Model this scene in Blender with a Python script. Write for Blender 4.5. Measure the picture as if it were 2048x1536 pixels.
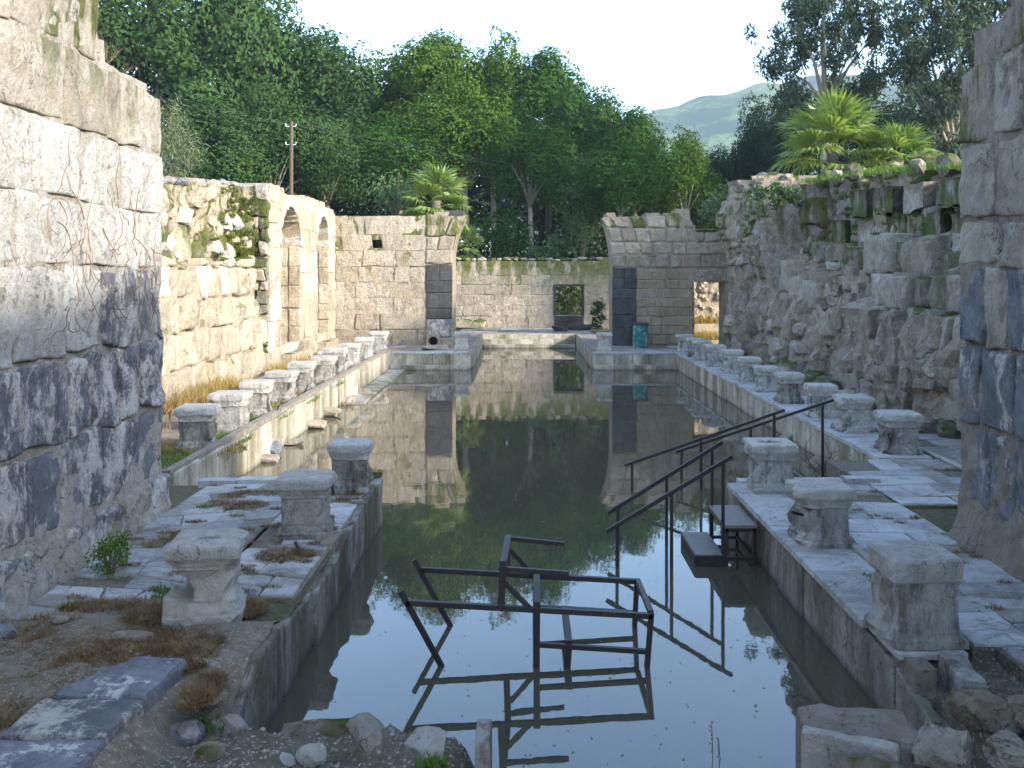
import bpy, math, random
import numpy as np
from mathutils import Vector, noise as mn

# ------------------------------------------------------------------ camera, world, sun, exposure
scene = bpy.context.scene
for o in list(bpy.data.objects): bpy.data.objects.remove(o)
COL = scene.collection
F = 1900.0; CX = 1045.0; CY = 548.0; H = 2.8; WZ = -0.58          # focal length and vanishing point in photo pixels, eye height, water level
cam_d = bpy.data.cameras.new('camera'); cam = bpy.data.objects.new('camera', cam_d); COL.objects.link(cam)
cam.location = (0, 0, H); cam.rotation_euler = (math.radians(90), 0, 0)
cam_d.sensor_width = 36.0; cam_d.lens = F/2048*36
cam_d.shift_x = -(CX-1024)/2048; cam_d.shift_y = -(768-CY)/2048
cam_d.clip_start = 0.1; cam_d.clip_end = 8000
scene.camera = cam
SUN_EL = math.radians(21); SUN_AZ = math.radians(-27)              # azimuth measured from +X towards +Y
sdir = Vector((math.cos(SUN_EL)*math.cos(SUN_AZ), math.cos(SUN_EL)*math.sin(SUN_AZ), math.sin(SUN_EL)))
world = bpy.data.worlds.new('World'); scene.world = world; world.use_nodes = True
wn = world.node_tree.nodes; wl = world.node_tree.links
bg = wn['Background']; sky = wn.new('ShaderNodeTexSky'); sky.sky_type = 'NISHITA'; sky.sun_disc = False
sky.sun_elevation = SUN_EL; sky.sun_rotation = math.pi/2 - SUN_AZ
sky.air_density = 1.0; sky.dust_density = 1.1; sky.ozone_density = 2.0; sky.altitude = 0
wl.new(sky.outputs[0], bg.inputs[0]); bg.inputs[1].default_value = 0.15
sun_d = bpy.data.lights.new('sun', 'SUN'); sun = bpy.data.objects.new('sun', sun_d); COL.objects.link(sun)
sun_d.energy = 2.0; sun_d.angle = math.radians(3.0); sun_d.color = (1.0, 0.94, 0.84)
sun.rotation_euler = (-sdir).to_track_quat('-Z', 'Y').to_euler(); sun.location = (20, -10, 30)
scene.view_settings.view_transform = 'Standard'; scene.view_settings.look = 'None'
scene.view_settings.exposure = 2.36; scene.view_settings.gamma = 1.0
scene.render.engine = 'CYCLES'
scene.cycles.volume_bounces = 1; scene.cycles.max_bounces = 6

# ------------------------------------------------------------------ helpers
RNG = random.Random(7)
def P(px, py, z=0.0):
    Y = F*(H-z)/(py-CY); return Vector(((px-CX)/F*Y, Y, z))
def Q(px, py, Y): return Vector(((px-CX)/F*Y, Y, H-(py-CY)/F*Y))
def tag(o, label=None, cat=None, group=None, kind=None):
    if label: o['label'] = label
    if cat: o['category'] = cat
    if group: o['group'] = group
    if kind: o['kind'] = kind
    return o
def mesh(name, v, f, mat=None, smooth=False):
    me = bpy.data.meshes.new(name); me.from_pydata([tuple(a) for a in v], [], f); me.update()
    if mat: me.materials.append(mat)
    if smooth: me.shade_smooth()
    return me
def link(name, me, parent=None, loc=(0,0,0), rz=0.0):
    o = bpy.data.objects.new(name, me); COL.objects.link(o); o.location = loc; o.rotation_euler = (0,0,rz)
    if parent: o.parent = parent
    return o
def obj(name, v, f, mat, parent=None, loc=(0,0,0), rz=0.0, smooth=False): return link(name, mesh(name, v, f, mat, smooth), parent, loc, rz)
def empty(name, loc=(0,0,0), rz=0.0):
    o = link(name, None, None, loc, rz); o.empty_display_size = 0.3; return o
def mesh_np(name, v, q, mat, smooth=False):
    me = bpy.data.meshes.new(name); n = q.shape[1]
    me.vertices.add(len(v)); me.vertices.foreach_set('co', np.ascontiguousarray(v, dtype=np.float32).ravel())
    me.loops.add(q.size); me.loops.foreach_set('vertex_index', np.ascontiguousarray(q, dtype=np.int32).ravel())
    me.polygons.add(len(q)); me.polygons.foreach_set('loop_start', np.arange(0, q.size, n, dtype=np.int32))
    me.update(calc_edges=True); me.validate()
    me.materials.append(mat)
    if smooth: me.shade_smooth()
    return me
def fbm(x, y, z, oct=3):
    s = 0; a = 1; f = 1
    for i in range(oct):
        s += a*mn.noise(Vector((x*f+i*7.3, y*f-i*3.1, z*f+i*1.7))); a *= .5; f *= 2.1
    return s
class MB:
    def __init__(s): s.v = []; s.f = []
    def add(s, v, f):
        b = len(s.v); s.v += [tuple(a) for a in v]; s.f += [tuple(i+b for i in q) for q in f]; return s
    def box(s, x0,x1,y0,y1,z0,z1):
        return s.add([(x0,y0,z0),(x1,y0,z0),(x1,y1,z0),(x0,y1,z0),(x0,y0,z1),(x1,y0,z1),(x1,y1,z1),(x0,y1,z1)],
              [(3,2,1,0),(4,5,6,7),(0,1,5,4),(1,2,6,5),(2,3,7,6),(3,0,4,7)])
    def bar(s, a, b, w, h=None, up=(0,0,1)):
        a = Vector(a); b = Vector(b); h = h or w; d = (b-a).normalized(); u = Vector(up)
        if abs(d.dot(u)) > .95: u = Vector((0,1,0))
        r = d.cross(u).normalized(); u = r.cross(d).normalized()
        v = [p + r*(sx*w/2) + u*(sz*h/2) for p in (a,b) for sx,sz in ((-1,-1),(1,-1),(1,1),(-1,1))]
        return s.add(v, [(0,1,2,3),(7,6,5,4),(0,4,5,1),(1,5,6,2),(2,6,7,3),(3,7,4,0)])
    def tube(s, pts, rad, n=6, cap=True):
        b = len(s.v); pts = [Vector(p) for p in pts]; m = len(pts)
        if not hasattr(rad, '__len__'): rad = [rad]*m
        for i,p in enumerate(pts):
            d = (pts[min(i+1,m-1)]-pts[max(i-1,0)]).normalized()
            u = Vector((0,0,1)) if abs(d.z) < .9 else Vector((1,0,0))
            r = d.cross(u).normalized(); u = r.cross(d)
            for k in range(n):
                a = 2*math.pi*k/n; s.v.append(tuple(p + (r*math.cos(a)+u*math.sin(a))*rad[i]))
        for i in range(m-1):
            for k in range(n):
                k2 = (k+1)%n; s.f.append((b+i*n+k, b+i*n+k2, b+(i+1)*n+k2, b+(i+1)*n+k))
        if cap: s.f.append(tuple(b+k for k in range(n))[::-1]); s.f.append(tuple(b+(m-1)*n+k for k in range(n)))
        return s
    def build(s, name, mat, parent=None, loc=(0,0,0), rz=0.0, smooth=False): return obj(name, s.v, s.f, mat, parent, loc, rz, smooth)

# ------------------------------------------------------------------ materials
class G:
    def __init__(s, name):
        s.m = bpy.data.materials.new(name); s.m.use_nodes = True; s.t = s.m.node_tree; s.n = s.t.nodes
        s.b = s.n['Principled BSDF']; s.geo = s.n.new('ShaderNodeNewGeometry'); s.oi = s.n.new('ShaderNodeObjectInfo')
    def l(s, a, b): s.t.links.new(a, b)
    def pos(s, sc=(1,1,1)):
        m = s.n.new('ShaderNodeMapping'); m.inputs['Scale'].default_value = sc
        s.l(s.geo.outputs['Position'], m.inputs[0]); return m.outputs[0]
    def noise(s, scale, detail=4, rough=.55, sc=(1,1,1), dist=0.0):
        n = s.n.new('ShaderNodeTexNoise'); n.inputs['Scale'].default_value = scale; n.inputs['Detail'].default_value = detail
        n.inputs['Roughness'].default_value = rough; n.inputs['Distortion'].default_value = dist; s.l(s.pos(sc), n.inputs['Vector']); return n.outputs['Fac']
    def ramp(s, fac, a, b, ca=0.0, cb=1.0):
        r = s.n.new('ShaderNodeMapRange'); r.inputs[1].default_value = a; r.inputs[2].default_value = b; r.inputs[3].default_value = ca; r.inputs[4].default_value = cb
        s.l(fac, r.inputs[0]); return r.outputs[0]
    def math(s, op, a, b):
        m = s.n.new('ShaderNodeMath'); m.operation = op
        for i,x in enumerate((a,b)):
            if isinstance(x,(int,float)): m.inputs[i].default_value = x
            else: s.l(x, m.inputs[i])
        return m.outputs[0]
    def mix(s, fac, a, b, mode='MIX'):
        m = s.n.new('ShaderNodeMix'); m.data_type = 'RGBA'; m.blend_type = mode
        for i,x in ((0,fac),(6,a),(7,b)):
            if isinstance(x,(int,float)): m.inputs[i].default_value = x
            elif isinstance(x,tuple): m.inputs[i].default_value = (*x,1)
            else: s.l(x, m.inputs[i])
        return m.outputs[2]
    def nz(s):
        x = s.n.new('ShaderNodeSeparateXYZ'); s.l(s.geo.outputs['Normal'], x.inputs[0]); return x.outputs[2]
    def pz(s):
        x = s.n.new('ShaderNodeSeparateXYZ'); s.l(s.geo.outputs['Position'], x.inputs[0]); return x.outputs[2]
    def bump(s, hgt, strength, dist=.02):
        b = s.n.new('ShaderNodeBump'); b.inputs['Strength'].default_value = strength; b.inputs['Distance'].default_value = dist
        s.l(hgt, b.inputs['Height']); s.l(b.outputs[0], s.b.inputs['Normal'])
    def out(s, col, rough=.9, spec=.2):
        if isinstance(col, tuple): s.b.inputs['Base Color'].default_value = (*col,1)
        else: s.l(col, s.b.inputs['Base Color'])
        if isinstance(rough,(int,float)): s.b.inputs['Roughness'].default_value = rough
        else: s.l(rough, s.b.inputs['Roughness'])
        s.b.inputs['Specular IOR Level'].default_value = spec; return s.m
MOSS = (.045,.075,.008)
def stone(name, c1, c2, c3, dark=(.09,.08,.07), darka=.5, moss=0.0, flake=None, flk=(.5,.56), vary=.25, bump=.6, scale=1.0, mossz=None, spec=.2, wet=False, pits=.75, dirt=0.0, crack=.75, darkr=(.53,.72)):
    g = G(name)
    c = g.mix(g.ramp(g.noise(.9*scale,5),.36,.64), c1, c2)
    c = g.mix(g.ramp(g.noise(5.5*scale,7,.68),.46,.66), c, c3)
    c = g.mix(g.ramp(g.oi.outputs['Random'],0,1,0,vary*1.3), c, (c2[0]*.55,c2[1]*.52,c2[2]*.49))
    if dirt: c = g.mix(g.ramp(g.noise(1.3,6,.7),.50,.60,0,dirt), c, (.17,.145,.11))
    if flake:
        f = g.ramp(g.noise(3.0*scale,10,.80,(1,1,.6),.12), flk[0], flk[1]); c = g.mix(f, c, flake)
    st = g.ramp(g.noise(1.5*scale,6,.7,(1.6,1.6,.45)),darkr[0],darkr[1],0,darka)
    c = g.mix(st, c, dark)
    pit = g.ramp(g.noise(17*scale,5,.72),.56,.70,0,pits); c = g.mix(pit, c, (dark[0]*1.5,dark[1]*1.4,dark[2]*1.3))
    cr = g.math('ABSOLUTE', g.math('SUBTRACT', g.noise(2.1*scale,6,.62,(1,1,.7),.6), .5), 0); cr = g.ramp(cr, .002, .011, crack, 0)
    brk_ = g.ramp(g.noise(1.7*scale,2),.45,.55); c = g.mix(g.math('MULTIPLY', cr, brk_), c, (dark[0]*.7,dark[1]*.7,dark[2]*.7))
    if wet:                                                        # algae and grime on the pool lining, in vertical runs
        w = g.ramp(g.noise(1.1,5,.6,(1.5,1.5,.35)),.40,.62,0,.75); c = g.mix(w, c, (.12,.105,.045))
        zz = g.ramp(g.pz(),-.5,-.62,0,.8); c = g.mix(zz, c, (.035,.032,.02))
    if moss > 0:
        up = g.ramp(g.nz(),.05,.75); nn = g.ramp(g.noise(1.3,6,.65),.60-.25*moss,.70-.25*moss)
        run = g.ramp(g.noise(2.2,6,.65,(1,1,.3)),.60-.20*moss,.68-.20*moss,0,.9)
        if mossz: run = g.math('MULTIPLY', run, g.ramp(g.pz(), mossz[0], mossz[1]))
        mfac = g.math('MAXIMUM', g.math('MULTIPLY', up, nn), run)
        mc = g.mix(g.ramp(g.noise(7,4),.35,.65), MOSS, (.13,.135,.02)); c = g.mix(mfac, c, mc)
    h = g.math('ADD', g.noise(13*scale,7,.75), g.math('MULTIPLY', g.noise(3.2*scale,5,.65,(1,1,.5),.5), 1.1))
    g.bump(h, min(1,bump*1.15), .11)
    return g.out(c, .88, spec)
M = {}
M['lime_white'] = stone('lime_white', (.62,.58,.51),(.53,.48,.41),(.70,.67,.61), darka=.35, vary=.18, bump=.8)
M['lime_top']   = stone('lime_top', (.56,.49,.38),(.44,.38,.29),(.64,.58,.49), darka=.95, dark=(.14,.12,.085), moss=.45, vary=.25, bump=.9, mossz=(4.3,5.1))
M['lime_warm']  = stone('lime_warm', (.60,.52,.39),(.52,.44,.31),(.66,.60,.49), darka=.5, dark=(.20,.155,.10), vary=.35, bump=1.0, darkr=(.49,.66))
M['lime_pier']  = stone('lime_pier', (.54,.46,.35),(.46,.38,.28),(.60,.54,.44), darka=.5, vary=.3, bump=1.0)
M['lime_grey']  = stone('lime_grey', (.52,.45,.36),(.42,.355,.28),(.62,.56,.48), darka=.6, vary=.3, bump=.9)
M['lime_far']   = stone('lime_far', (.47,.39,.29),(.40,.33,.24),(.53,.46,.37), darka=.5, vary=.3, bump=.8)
M['lime_moss']  = stone('lime_moss', (.46,.38,.28),(.38,.31,.22),(.52,.45,.36), darka=.8, moss=.95, vary=.3, mossz=(1.6,3.2))
M['brickish']   = stone('brickish', (.36,.27,.18),(.40,.32,.22),(.30,.22,.15), darka=.5, vary=.35)
M['brown_rock'] = stone('brown_rock', (.43,.35,.265),(.33,.265,.20),(.54,.47,.385), darka=.75, dark=(.05,.042,.037), moss=.35, vary=.3, bump=1.0, mossz=(2.6,4.2))
M['rock_moss']  = stone('rock_moss', (.33,.29,.23),(.24,.20,.16),(.48,.45,.39), darka=.8, dark=(.05,.045,.04), moss=.9, vary=.3, bump=1.0, mossz=(1.5,3.6))
M['core_warm']  = stone('core_warm', (.52,.43,.30),(.42,.34,.23),(.60,.53,.41), darka=.5, moss=.6, bump=1.0, mossz=(2.7,4.0))
M['core_white'] = stone('core_white', (.53,.47,.39),(.44,.38,.30),(.62,.57,.50), darka=.4, bump=1.0, moss=.12, mossz=(4.2,5.2))
M['core_grey']  = stone('core_grey', (.34,.28,.22),(.27,.22,.17),(.43,.37,.31), darka=.5, bump=1.0)
M['basalt']     = stone('basalt', (.20,.202,.212),(.15,.152,.162),(.27,.268,.265), darka=.4, dark=(.05,.05,.06), flake=(.62,.57,.50), flk=(.475,.545), vary=.2, bump=.7)
M['basalt_b']   = stone('basalt_b', (.17,.174,.19),(.13,.133,.147),(.24,.238,.24), darka=.4, dark=(.045,.045,.055), flake=(.46,.41,.35), flk=(.545,.59), vary=.2, bump=.6)
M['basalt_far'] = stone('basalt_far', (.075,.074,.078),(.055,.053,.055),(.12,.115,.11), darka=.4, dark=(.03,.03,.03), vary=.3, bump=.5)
M['basalt_floor'] = stone('basalt_floor', (.21,.215,.235),(.17,.173,.19),(.28,.282,.295), darka=.3, dark=(.04,.04,.05), flake=(.55,.53,.50), flk=(.56,.60), vary=.2, bump=.5)
M['marble']     = stone('marble', (.56,.53,.48),(.46,.43,.38),(.66,.64,.60), darka=.75, dark=(.11,.097,.083), vary=.25, bump=.7, scale=2.0, pits=.35, darkr=(.48,.62))
M['marble_w']   = stone('marble_w', (.60,.56,.50),(.52,.48,.42),(.68,.66,.61), darka=.5, dark=(.18,.16,.14), vary=.15, bump=.7, scale=2.0, pits=.3)
M['marble_dk']  = stone('marble_dk', (.44,.41,.36),(.36,.33,.28),(.55,.53,.49), darka=.95, dark=(.085,.075,.065), vary=.3, bump=.7, scale=1.8, darkr=(.46,.60))
M['lining']     = stone('lining', (.55,.50,.40),(.46,.41,.31),(.62,.58,.50), darka=.6, dark=(.10,.085,.06), vary=.2, bump=.4, wet=True)
M['lining_near'] = stone('lining_near', (.50,.46,.40),(.40,.36,.30),(.64,.61,.56), darka=.75, darkr=(.48,.62), dark=(.075,.065,.052), vary=.25, bump=.8, wet=True)
M['flag_dirty'] = stone('flag_dirty', (.30,.27,.22),(.24,.21,.17),(.40,.37,.33), darka=.7, dark=(.10,.09,.06), vary=.3, bump=.4)
M['flag']       = stone('flag', (.40,.39,.38),(.33,.32,.31),(.50,.49,.47), darka=.5, dark=(.12,.11,.10), vary=.35, bump=.5, dirt=.7)
M['flag_w']     = stone('flag_w', (.50,.49,.47),(.42,.41,.39),(.57,.56,.55), darka=.45, dark=(.15,.14,.12), vary=.35, bump=.45, dirt=.45)
M['mortar']     = stone('mortar', (.42,.36,.28),(.34,.29,.22),(.52,.46,.38), darka=.4, bump=1.0)

def soil(name, a, b, c, pebble=None):
    g = G(name); col = g.mix(g.ramp(g.noise(.7,6,.65),.38,.62), a, b); col = g.mix(g.ramp(g.noise(14,6,.7),.45,.65), col, c)
    if pebble: col = g.mix(g.ramp(g.noise(38,2,.5),.62,.66), col, pebble)
    g.bump(g.math('ADD', g.noise(20,6,.7), g.noise(4,5,.6)), .9, .05); return g.out(col, .95, .1)
M['earth'] = soil('earth', (.23,.19,.14),(.16,.13,.095),(.29,.245,.185), (.38,.35,.29))
M['earth_dk'] = soil('earth_dk', (.15,.13,.10),(.115,.105,.07),(.20,.175,.135), (.40,.37,.32))
M['ground'] = soil('ground', (.13,.115,.07),(.08,.085,.04),(.16,.14,.09))
M['dust'] = soil('dust', (.36,.29,.15),(.30,.24,.11),(.44,.37,.22))

def leafmat(name, a, b, c, trans=.16, rough=.7, spec=.06, sc=.35):
    g = G(name); col = g.mix(g.ramp(g.noise(sc,3),.35,.65), a, b)
    col = g.mix(g.ramp(g.noise(6,3,.6),.42,.66), col, c)
    g.out(col, rough, spec)
    tr = g.n.new('ShaderNodeBsdfTranslucent'); g.l(g.mix(1.0, col, (1.25,1.3,.5), 'MULTIPLY'), tr.inputs[0])
    mx = g.n.new('ShaderNodeMixShader'); mx.inputs[0].default_value = trans
    g.l(g.b.outputs[0], mx.inputs[1]); g.l(tr.outputs[0], mx.inputs[2]); g.l(mx.outputs[0], g.n['Material Output'].inputs[0]); return g.m
M['ficus'] = leafmat('ficus', (.029,.078,.011),(.020,.055,.009),(.052,.112,.015))
M['ficus_b'] = leafmat('ficus_b', (.046,.096,.010),(.030,.070,.009),(.082,.135,.014))
M['ficus_g'] = leafmat('ficus_g', (.034,.074,.020),(.024,.055,.016),(.056,.10,.028))
M['darktree'] = leafmat('darktree', (.02,.038,.02),(.015,.03,.016),(.03,.053,.024))  # dark leaves; on the thickets the colour also carries shade under the canopies
M['euca'] = leafmat('euca', (.06,.085,.05),(.045,.068,.042),(.09,.115,.07))
M['shrub'] = leafmat('shrub', (.075,.12,.05),(.055,.10,.04),(.11,.16,.07))
M['olive'] = leafmat('olive', (.10,.13,.065),(.08,.11,.055),(.14,.165,.085))
M['palm'] = leafmat('palm', (.17,.24,.045),(.12,.20,.04),(.24,.28,.09), .35, .4, .5)
M['drygrass'] = leafmat('drygrass', (.34,.24,.085),(.26,.17,.06),(.42,.32,.13), .3, .8, .1, 2)
M['brownweed'] = leafmat('brownweed', (.19,.115,.055),(.12,.075,.04),(.28,.19,.10), .2, .8, .1, 3)
M['greenweed'] = leafmat('greenweed', (.09,.17,.025),(.07,.13,.02),(.14,.21,.04), .35, .6, .2, 3)
M['mossleaf'] = leafmat('mossleaf', (.085,.12,.014),(.06,.095,.012),(.14,.155,.024), .2, .8, .1, 2)
def plain(name, col, rough=.6, spec=.3, metal=0, nscale=12, amt=.3, c2=None, bump=.2):
    g = G(name); c = g.mix(g.ramp(g.noise(nscale,5,.65),.45,.68,0,amt*2), col, c2 or tuple(x*.5 for x in col))
    g.b.inputs['Metallic'].default_value = metal; g.bump(g.noise(nscale*3,5), bump, .01); return g.out(c, rough, spec)
M['bark'] = plain('bark', (.16,.125,.09), .9, .1, 0, 8, .4, bump=.8)
M['bark_pale'] = plain('bark_pale', (.33,.29,.23), .85, .1, 0, 6, .3, bump=.5)
M['twig'] = plain('twig', (.20,.13,.08), .9, .1)
M['black_steel'] = plain('black_steel', (.013,.013,.015), .45, .45, 0, 22, .4, (.055,.026,.013))
M['tread'] = plain('tread', (.17,.145,.13), .55, .35, 0, 14, .3)
M['pole'] = plain('pole', (.12,.085,.06), .85, .15, 0, 10, .3)
M['wire'] = plain('wire', (.05,.06,.055), .5, .4)
M['porcelain'] = plain('porcelain', (.75,.75,.74), .3, .5, 0, 5, .05)
M['hole'] = plain('hole', (.015,.013,.012), .95, .05)  # near-black discs that stand for the shade inside openings
M['teal'] = stone('teal', (.03,.20,.19),(.02,.12,.12),(.08,.30,.28), darka=.6, dark=(.03,.035,.035), flake=(.38,.38,.36), flk=(.52,.58), vary=0, bump=.2)
M['dark_grey'] = stone('dark_grey', (.045,.042,.04),(.06,.055,.05),(.10,.09,.08), darka=.5, dark=(.02,.02,.02), vary=.2, bump=.5)  # near-black grey for jambs, window frame, slabs and lid
M['debris'] = plain('debris', (.22,.19,.13), .9, .1)
M['yellow'] = plain('yellow', (.65,.52,.03), .6, .2)
# water: murky, mirror-like, very slight ripple
g = G('water'); c = g.mix(g.ramp(g.noise(.25,3),.35,.65), (.072,.061,.040), (.055,.053,.036)); g.out(c, .018, .5)
g.b.inputs['IOR'].default_value = 1.8
g.bump(g.math('ADD', g.noise(2.2,2,.5), g.math('MULTIPLY', g.noise(9,2,.5),.25)), .045, .02); M['water'] = g.m
g = G('hill'); c = g.mix(g.ramp(g.noise(.014,6,.65),.46,.54), (.10,.145,.045), (.015,.034,.012)); c = g.mix(g.ramp(g.noise(.07,5,.7),.52,.66), c, (.02,.035,.018))
c = g.mix(g.ramp(g.noise(.02,4,.6),.60,.72), c, (.24,.23,.13)); c = g.mix(g.ramp(g.noise(.16,4,.7),.50,.60), c, (.016,.03,.016)); M['hill'] = g.out(c, 1.0, 0)

# ------------------------------------------------------------------ ground, water, hill
GHOLE = [(-2.6,-1.9,5.0,7.5),(2.8,4.68,5.0,7.5)]
POOL = [(-1.95,2.82,2.0,12.85), (-4.75,5.5,12.85,33.9), (-1.85,2.5,33.9,44.3)]
def in_pool(x, y): return any(a < x < b and c < y < d for a,b,c,d in POOL+GHOLE)
def make_ground():
    xs = sorted(set([-3000,-1200,-500,-200,-100,-50] + [x*2.5 for x in range(-12,13)] + [-4.75,-4.35,-2.6,-1.95,-1.85,2.5,2.82,4.68,5.5] + [50,100,200,500,1200,3000]))
    ys = sorted(set([-3000,-1000,-300,-100,-40,-20,-10,-5,0,2.0,5,7.5,10,12.85,33.9,44.3] + [15+2.5*i for i in range(24)] + [80,90,110,150,220,350,600,1000,2000,4000]))
    def gz(x, y):
        z = -.06
        if abs(x) > 12 or y > 52: z += .25*mn.noise(Vector((x*.07,y*.07,0))) - .1
        if y > 60: z += min((y-60)*.02, 2.0)
        return z
    v = [(x,y,gz(x,y)) for y in ys for x in xs]; n = len(xs); f = []
    for j in range(len(ys)-1):
        for i in range(n-1):
            if not in_pool((xs[i]+xs[i+1])/2,(ys[j]+ys[j+1])/2): f.append((j*n+i,j*n+i+1,(j+1)*n+i+1,(j+1)*n+i))
    tag(obj('ground', v, f, M['ground']), kind='structure')
make_ground()
tag(obj('pool_floor', [(-5.5,1.5,-1.45),(6.3,1.5,-1.45),(6.3,45.5,-1.45),(-5.5,45.5,-1.45)], [(0,1,2,3)], M['earth_dk']), kind='structure')
tag(obj('pool_water', [(-5.2,1.6,WZ),(6.0,1.6,WZ),(6.0,45,WZ),(-5.2,45,WZ)], [(0,1,2,3)], M['water']), kind='structure')
def make_hill():
    n, m = 70, 26; v = []; f = []
    for j in range(m):
        for i in range(n):
            px = 1000 + 1500*i/(n-1); t = j/(m-1); Y = 620 + 700*t
            # skyline in the photograph: rises from (1310,225) to (1560,165) and on to the right
            py = np.interp(px, [1000,1200,1310,1400,1500,1580,1700,1800,1950,2200,2500], [330,262,226,200,172,160,156,158,150,140,150])
            zt = H + (CY-py)/F*1050
            s = math.sin(min(1,t/.62)*math.pi/2)**1.25 if t < .62 else 1-(t-.62)*.4
            z = -2 + zt*s + 9*fbm(px*.008, t*3, 3, 4)*(.25+t)
            v.append(((px-CX)/F*1050*(.8+.33*t), Y, z))
    for j in range(m-1):
        for i in range(n-1): f.append((j*n+i,j*n+i+1,(j+1)*n+i+1,(j+1)*n+i))
    tag(obj('hill', v, f, M['hill'], smooth=True), kind='structure')
make_hill()

# ------------------------------------------------------------------ masonry
def block_mesh(c, depth, proud, bevel, rough, seed, res, mat, taper=.04):
    """one dressed stone: four (u,z) corners, face towards -y, worn edges; coordinates relative to its centre"""
    cu = sum(p[0] for p in c)/4; cz = sum(p[1] for p in c)/4
    w = max(.05, (c[1][0]-c[0][0]+c[2][0]-c[3][0])/2); h = max(.05, (c[3][1]-c[0][1]+c[2][1]-c[1][1])/2)
    def ticks(L):
        r = min(.32, bevel/L); mid = [r+(1-2*r)*k/(res+1) for k in range(1,res+1)]
        return [0, r] + mid + [1-r, 1] if res < 2 else [0, r*.35, r] + mid + [1-r, 1-r*.35, 1]
    S = ticks(w); T = ticks(h); ns, nt = len(S), len(T); v = []; off = seed*3.17
    for t in T:
        for s in S:
            u = (c[0][0]*(1-s)+c[1][0]*s)*(1-t) + (c[3][0]*(1-s)+c[2][0]*s)*t
            z = (c[0][1]*(1-s)+c[1][1]*s)*(1-t) + (c[3][1]*(1-s)+c[2][1]*s)*t
            d = min(s*w,(1-s)*w,t*h,(1-t)*h); chip = .55+.9*abs(mn.noise(Vector((u*3.1+off,z*3.1,off*.3))))+.5*max(0,mn.noise(Vector((u*8,z*8,off)))); k = max(0, 1-d/(bevel*chip))
            y = -proud + bevel*.8*chip*(1-math.sqrt(max(0,1-min(1,k)**2)))
            y += rough*(fbm(u*2.3+off, z*2.3, off*.7, 2)*.7 + .5*mn.noise(Vector((u*6.5,z*4.5,off))) + (.35*mn.noise(Vector((u*15,z*11,off))) if res > 4 else 0))
            e = 1 if d < bevel*.5 else .3
            u += e*rough*.7*mn.noise(Vector((z*4,off,u*2))); z += e*rough*.7*mn.noise(Vector((u*4,off+9,z*2)))
            v.append((u-cu, y, z-cz))
    f = [(j*ns+i, j*ns+i+1, (j+1)*ns+i+1, (j+1)*ns+i) for j in range(nt-1) for i in range(ns-1)]
    ring = [i for i in range(ns)] + [j*ns+ns-1 for j in range(1,nt)] + [(nt-1)*ns+i for i in range(ns-2,-1,-1)] + [j*ns for j in range(nt-2,0,-1)]
    b = len(v); v += [(v[i][0]*(1-taper), depth, v[i][2]*(1-taper)) for i in ring]; n = len(ring)
    f += [(ring[(i+1)%n], ring[i], b+i, b+(i+1)%n) for i in range(n)] + [tuple(b+i for i in range(n))]
    return mesh('stone', v, f, mat, res > 2), cu, cz
SEED = [0]
def add_block(parent, c, mat, depth=.3, proud=.05, bevel=.05, rough=.04, res=1, name='stone', at=None, rz=0.0, jit=0.0):
    SEED[0] += 1
    if jit: c = [(p[0]+RNG.uniform(-jit,jit), p[1]+RNG.uniform(-jit,jit)) for p in c]
    me, cu, cz = block_mesh(c, depth, proud, bevel, rough, SEED[0], res, mat)
    if at is None: return link(name, me, parent, (cu,0,cz), 0)
    a = Vector(at); d = Vector((math.cos(rz), math.sin(rz), 0)); p = a + d*cu; return link(name, me, parent, (p.x,p.y,cz), rz)
def lerp_list(L, u):
    if u <= L[0][0]: return L[0][1]
    for (a,za),(b,zb) in zip(L, L[1:]):
        if u <= b: return za + (zb-za)*(u-a)/max(1e-6,b-a)
    return L[-1][1]
def span(op, z):
    """(u0,u1) of an opening at height z, or None"""
    if op[0] == 'rect': return (op[1],op[2]) if op[3]-.001 <= z < op[4] else None
    _, uc, hw, z0, zs, zt = op
    if z < z0 or z > zt: return None
    if z <= zs: return (uc-hw, uc+hw)
    k = (z-zs)/(zt-zs); w = hw*math.sqrt(max(0,1-k*k)); return (uc-w, uc+w)
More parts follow.
